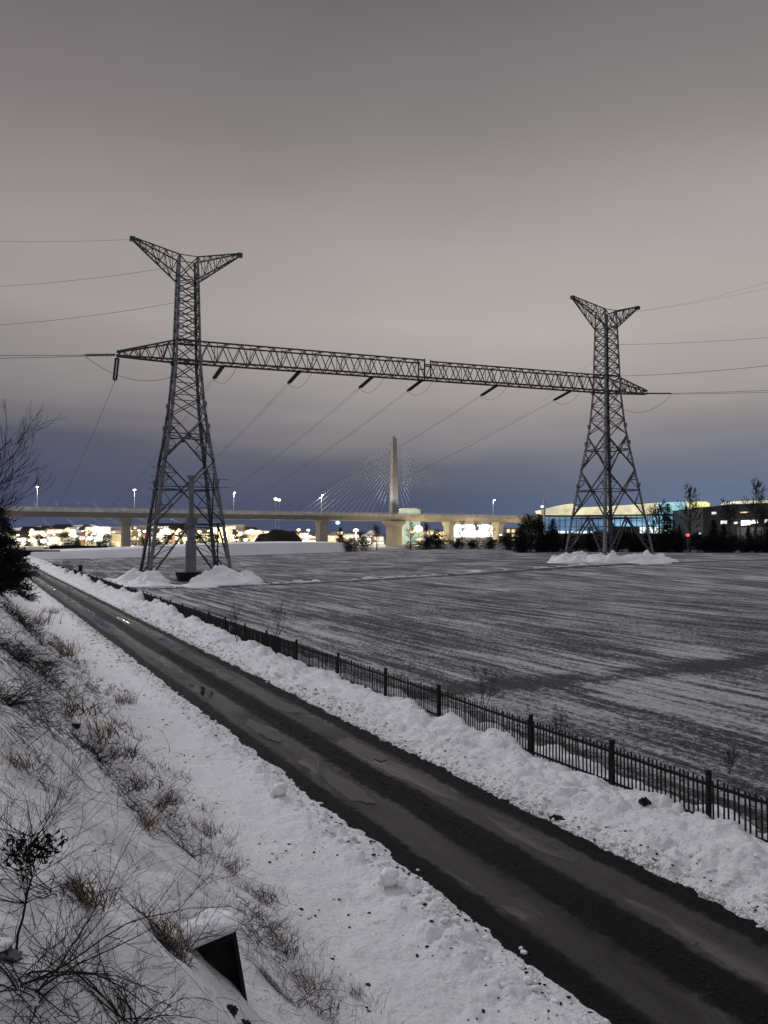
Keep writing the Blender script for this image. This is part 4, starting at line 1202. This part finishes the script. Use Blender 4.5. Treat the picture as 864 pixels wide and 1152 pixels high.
for px, py, sc, k, lb in tufts:
    p = hit(px, py); o = bpy.data.objects.new('grass_tuft', tm_[k]); C.objects.link(o); o.location = p
    sc *= max(.8, min(1.7, p.y/11)); o.scale = (sc,sc,sc*.9); o.rotation_euler.z = R.uniform(0,6.28); tag(o, lb, 'grass tuft', 'dry grass tufts on the bank')
# band of fine brush and stalks = stuff
mb = MB(); rng = random.Random(88)
for i in range(1500):
    t = 1.5 + 46*rng.random()**1.5; s = -5.7 + rng.gauss(0,.55) if rng.random() < .6 else rng.uniform(-10,-5)
    if nz(s*.7, t*.5, 21) < -.02: continue
    p = W(s,t); p.z = hleft(s,t)-.02; hh = rng.uniform(.08,.34)
    for j in range(rng.randint(2,6)):
        d = V(rng.gauss(0,.6),rng.gauss(0,.6),1).normalized(); q = p + V(rng.gauss(0,.06),rng.gauss(0,.06),0)
        w = max(.0016, .00022*p.y)*rng.uniform(.8,1.6)
        q1 = q + d*hh*.5; d2 = (d+V(rng.gauss(0,.4),rng.gauss(0,.4),-.3)).normalized(); q2 = q1 + d2*hh*.5
        mb.tube([q,q1,q2],[w,w*.8,w*.4],3,False)
tag(mb.build('dry_stalks', M['twig_red']), 'fine dry stalks and brush poking through the snow of the left bank', 'dry brush', kind='stuff')
mb = MB()
def bramble(px, py, rx, ry, n, hh):
    c = hit(px, py); sc_, tc_ = ST(c.x, c.y)
    for i in range(n):
        s = sc_ + rng.gauss(0,rx); t = tc_ + rng.gauss(0,ry); q = W(s,t); q.z = hany(q.x,q.y)-.02
        d = V(rng.gauss(0,.8),rng.gauss(0,.8),rng.uniform(.15,1)).normalized(); L = hh*rng.uniform(.5,1.4); pts = [q.copy()]
        for k in range(4):
            d = (d + V(rng.gauss(0,.35),rng.gauss(0,.35),rng.gauss(0,.2)-.12)).normalized(); q = q + d*L/4
            q.z = max(q.z, hany(q.x,q.y)+.01); pts.append(q.copy())
        w = max(.0016,.00026*q.y)*rng.uniform(.7,1.5); mb.tube(pts,[w*1.3,w*1.1,w,w*.8,w*.5],3,False)
bramble(25,700,.5,1.6,420,.55); bramble(15,735,.5,1.2,420,.5); bramble(50,755,.35,.9,260,.42); bramble(30,672,.5,2.5,260,.5)
bramble(5,790,.4,.8,260,.4); bramble(65,815,.25,.7,160,.3); bramble(110,845,.14,.5,200,.22); bramble(150,900,.14,.6,200,.2)
bramble(40,850,.2,.6,140,.25); bramble(200,930,.16,.6,160,.2); bramble(300,1040,.14,.7,200,.18); bramble(195,1060,.06,.1,160,.16); bramble(95,1003,.05,.08,120,.14); bramble(60,1130,.2,.3,200,.25)
tag(mb.build('bramble', M['twig']), 'dark tangled bramble and dead stems matted on the snowy left bank', 'bramble', kind='stuff')
mb = MB()
for i in range(900):
    t = 1 + 34*rng.random()**1.4; s = rng.uniform(-10.5,-4.9)
    p = W(s,t); p.z = hleft(s,t)+.02; a = rng.uniform(0,6.28); L = rng.uniform(.15,.8)
    d = V(math.cos(a),math.sin(a),rng.uniform(0,.6)); pts = [p]; q = p.copy()
    for k in range(5):
        d = (d + V(rng.gauss(0,.22),rng.gauss(0,.22),rng.gauss(0,.15)-.05)).normalized(); q = q + d*L/5
        q.z = max(q.z, hany(q.x,q.y)+.01); pts.append(q.copy())
    w = max(.0014, .0002*p.y); mb.tube(pts, [w*1.4,w*1.2,w,w*.9,w*.7,w*.5], 3, False)
tag(mb.build('fallen_twigs', M['twig']), 'loose dark twigs strewn over the snowy slope', 'twigs', kind='stuff')
# grit, leaves and clods on the verge
mb = MB()
for i in range(2600):
    t = 1 + 60*rng.random()**1.5
    s = rng.uniform(-5.2,-2.1) if i % 3 else rng.choice([rng.gauss(-2.35,.22), rng.gauss(2.3,.2)])
    if i % 3 and nz(s*.8, t*.6, 31) < .06: continue
    if -1.9 < s < 1.9: continue
    p = W(s,t); z = hany(p.x,p.y); mb.blob((p.x,p.y,z+.004), rng.choice([.008,.012,.018,.028])*(.7+t*.02), rng.uniform(1,2), rng.uniform(1,2), .5, .6, 2, 1, i)
tag(mb.build('debris', M['clod']), 'dark clods and dead leaves scattered on the snow beside the road', 'debris', kind='stuff')
mb = MB()
for i in range(2600):
    t = 1 + 70*rng.random()**1.5
    s = rng.gauss(-2.6,.28) if i % 2 else 2.0+abs(rng.gauss(0,.7))
    if -1.85 < s < 1.95 or s > 4.4: continue
    p = W(s,t); z = hany(p.x,p.y); mb.blob((p.x,p.y,z+.01), rng.choice([.015,.025,.04,.06])*(.8+t*.012), 1.2, 1, .8, .7, 1.5, 1, i)
tag(mb.build('snow_crumbs', M['snow_clean'], smooth=True), 'loose crumbs of ploughed snow along both road edges', 'snow crumbs', kind='stuff')
# gravel on the road
mb = MB()
for i in range(5200):
    t = 1 + 42*rng.random()**1.35; c = rng.choice([-1.95,-.02,0,.03,1.85]); s = rng.gauss(c,.17)
    if abs(s) > 2.1: continue
    p = W(s,t); mb.blob((p.x,p.y,hroad(s,t)+.003), rng.choice([.007,.010,.015,.022])*(.8+t*.012), 1.3, 1, .6, .6, 2, 1, i)
tag(mb.build('gravel', M['clod']), 'loose dark gravel on the crown and edges of the road', 'gravel', kind='stuff')
# field grass
mb = MB()
for i in range(26000):
    t = 3 + 62*rng.random()**1.25; s = 5.3 + rng.random()**1.15*(12+t*.95)
    if cover(s,t) > .56+rng.gauss(0,.16): continue
    if abs(t+.08*s-27.04) < 1.2: continue
    p = W(s,t); z = hf(s,t); sz = .045+.0009*t
    for j in range(2):
        d = V(rng.gauss(0,.9),rng.gauss(0,.9),.55).normalized()*sz*rng.uniform(.8,2.0); e = V(rng.gauss(0,1),rng.gauss(0,1),0).normalized()*sz*.17
        q = V(p.x+rng.gauss(0,.03),p.y+rng.gauss(0,.03),z-.01); mb.tri(q-e,q+e,q+d)
tag(mb.build('field_grass', M['fieldgrass']), 'short frozen grass growing on the field in rows', 'grass', kind='stuff')
# single snow lumps
def lump(px, py, r, label, seed, mats='snow_clean', sx=1, sz=.9):
    p = hit(px,py); m = MB(); m.blob((0,0,r*.5), r, sx, 1, sz, .45, 1.3, 3, seed)
    m.blob((r*.5,r*.1,r*.95), r*.6, 1, 1, .9, .4, 1.4, 2, seed+3); m.blob((-r*.7,-r*.2,r*.2), r*.55, 1.2, 1, .8, .4, 1.4, 2, seed+5)
    tag(m.build('snow_lump', M[mats], smooth=True, loc=p), label, 'snow lump', 'snow lumps beside the road')
lump(437,992,.16,'upright white snow lump on the left road edge',3)
lump(316,890,.17,'pointed snow lump on the left road edge farther up the road',5)
# stones
def stone(px, py, r, label, mat='rock', cap=True, sx=1.3, seed=1, sz=.7):
    p = hit(px,py); o = empty('stone', p, label, 'stone')
    m = MB(); m.blob((0,0,-r*.1), r, sx, 1, sz, .9, 1.6, 3, seed); m.build('rock', M[mat], o)
    if cap:
        m = MB(); m.blob((0,r*.35,r*sz*.75), r*.8, sx, 1, .42, .3, 1, 3, seed+1); m.build('snow_cap', M['snow_clean'], o, smooth=True)
stone(3,1066,.075,'pale grey boulder with snow on it at the left edge near the bottom',cap=True,seed=2)
stone(86,818,.085,'small dark stone on the middle of the left bank','clod',False,1.5,4,.6)
stone(263,1128,.045,'black stone in the snow just below the dark box','clod',False,1,5,.9)
stone(278,1142,.04,'second black stone, lower right of the other one, near the bottom edge','clod',False,1.2,6,.9)
stone(722,903,.10,'dark stone lodged in the snow bank in front of the fence','clod',False,1.2,7,.8)
stone(624,917,.11,'dark clod at the right road edge','clod',False,1.6,8,.5)
# half-buried dark box with a cap of snow
p = hit(246,1088); ang = rad(27)
o = empty('drain_box', (p.x,p.y,p.z-.03), 'dark open concrete drain box set in the slope under a thick cap of snow', 'drain box', None, ang)
o.rotation_euler = (rad(-4), rad(-9), ang)
m = MB(); w = .235; hh = .33
m.box(-w,-w+.03,0,.3,-.35,hh); m.box(w-.03,w,0,.3,-.35,hh); m.box(-w+.031,w-.031,.27,.30,-.35,hh-.003); m.box(-w-.02,w+.02,-.03,.32,hh+.001,hh+.03)
m.build('box', M['concrete_dark'], o)
m = MB(); m.box(-w+.032,w-.032,.12,.14,-.35,hh-.004); m.build('back_panel', M['iron'], o)
m = MB()
nx_, ny_ = 28, 20
for j in range(ny_+1):
    for i in range(nx_+1):
        a = i/nx_*2-1; b = j/ny_*2-1
        e = max(0, 1-abs(a)**2.6)**.6*max(0,1-abs(b)**2.6)**.6
        m.v.append((a*(w+.05), .15+b*.20, hh+.033+.10*e*(1+.5*nz(a*1.6,b*1.6,4)+.15*nz(a*5,b*4,4)) - .03*(1-e)))
for j in range(ny_):
    for i in range(nx_):
        q = j*(nx_+1)+i; m.f.append((q,q+1,q+nx_+2,q+nx_+1))
m.f.append(tuple(j*(nx_+1) for j in range(ny_+1)) + tuple(ny_*(nx_+1)+i for i in range(1,nx_+1)) + tuple(j*(nx_+1)+nx_ for j in range(ny_-1,-1,-1)) + tuple(i for i in range(nx_-1,0,-1)))
m.build('snow_cap', M['snow_clean'], o, smooth=True)
# ---------------------------------------------------------------- sky, light, camera
sc = bpy.context.scene
w = bpy.data.worlds.new('World'); sc.world = w; w.use_nodes = True
nt = w.node_tree; nt.nodes.clear(); k = N(nt)
out = k.n('ShaderNodeOutputWorld'); bg = k.n('ShaderNodeBackground'); k.link(bg.outputs[0], out.inputs[0])
tc = k.n('ShaderNodeTexCoord'); x, y, z = k.sep(tc.outputs['Generated'])
mp = k.n('ShaderNodeMapping'); mp.inputs['Scale'].default_value = (1.6,1.6,9); k.link(tc.outputs['Generated'], mp.inputs[0])
nn = k.noise(mp.outputs[0], 1.5, 5, .5)
mp2 = k.n('ShaderNodeMapping'); mp2.inputs['Scale'].default_value = (1,1,2.5); mp2.inputs['Location'].default_value = (4,1,2); k.link(tc.outputs['Generated'], mp2.inputs[0])
n2 = k.noise(mp2.outputs[0], 2.2, 4, .5)
low = k.ramp(z, [(0,1.0),(.30,.25),(.6,.0)])
zz = k.math('ADD', z, k.math('MULTIPLY', k.math('SUBTRACT', nn, .5), k.math('MULTIPLY', low, .20)))
zz = k.math('ADD', zz, k.math('MULTIPLY', k.math('MULTIPLY', x, low), .09))
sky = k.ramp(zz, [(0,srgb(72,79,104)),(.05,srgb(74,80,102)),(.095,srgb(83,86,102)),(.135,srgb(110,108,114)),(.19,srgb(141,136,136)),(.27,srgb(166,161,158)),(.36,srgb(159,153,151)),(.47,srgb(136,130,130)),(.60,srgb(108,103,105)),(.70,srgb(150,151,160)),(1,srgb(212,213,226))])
# brighter and bluer to the right near the horizon; brighter cloud around the middle right
xr = k.ramp(x, [(.0,0.0),(.38,1.0)]); lowz = k.ramp(z, [(0,1.0),(.16,0.0)])
sky = k.mix(k.math('MULTIPLY', k.math('MULTIPLY', xr, lowz), .85), sky, srgb(104,123,154))
bl = k.math('MULTIPLY', k.ramp(k.math('ABSOLUTE', k.math('SUBTRACT', x, .2)), [(0,1.0),(.75,0.0)]), k.ramp(k.math('ABSOLUTE', k.math('SUBTRACT', z, .26)), [(0,1.0),(.22,0.0)]))
lf_ = k.ramp(k.math('MULTIPLY', x, -1), [(-.0,0.0),(.5,1.0)])
sky = k.mix(k.math('MULTIPLY', k.math('MULTIPLY', lf_, k.ramp(z, [(.10,0.0),(.30,1.0)])), .28), sky, srgb(94,86,92))
sky = k.mix(k.math('MULTIPLY', bl, .45), sky, srgb(186,178,174))
mul = k.ramp(n2, [(.3,.99),(.7,1.12)])
mm = k.n('ShaderNodeMix', data_type='RGBA', blend_type='MULTIPLY'); mm.inputs[0].default_value = 1
k.link(sky, mm.inputs[6]); k.link(mul, mm.inputs[7])
st = k.n('ShaderNodeTexSky', sky_type='NISHITA'); st.sun_disc = False; st.sun_elevation = rad(-4); st.sun_rotation = rad(200)
sa = k.n('ShaderNodeMix', data_type='RGBA', blend_type='ADD'); sa.inputs[0].default_value = .04
k.link(mm.outputs[2], sa.inputs[6]); k.link(st.outputs[0], sa.inputs[7])
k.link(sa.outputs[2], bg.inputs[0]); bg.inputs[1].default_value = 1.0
sun = bpy.data.lights.new('sky_glow_light', 'SUN'); sun.energy = 1.0; sun.angle = rad(10); sun.color = (.98,.98,1)
so = bpy.data.objects.new('sky_glow_light', sun); C.objects.link(so); so.rotation_euler = (rad(-60), 0, rad(42)); so.location = (0,-20,60)
cam = bpy.data.cameras.new('camera'); cam.sensor_fit = 'VERTICAL'; cam.sensor_height = 36; cam.lens = 26; cam.clip_end = 9000; cam.clip_start = .05
co = bpy.data.objects.new('camera', cam); C.objects.link(co); co.location = (0,0,CAMZ); co.rotation_euler = (rad(90+1.927),0,0)
sc.camera = co
sc.render.engine = 'CYCLES'
sc.view_settings.view_transform = 'Standard'; sc.view_settings.look = 'None'; sc.view_settings.exposure = 0; sc.view_settings.gamma = 1
for o in list(protos.values()):
    if not o.get('_used'):
        for c in list(o.children): bpy.data.objects.remove(c)
        bpy.data.objects.remove(o)
for o in C.objects:
    for kk in ('_h','_used'):
        if kk in o: del o[kk]
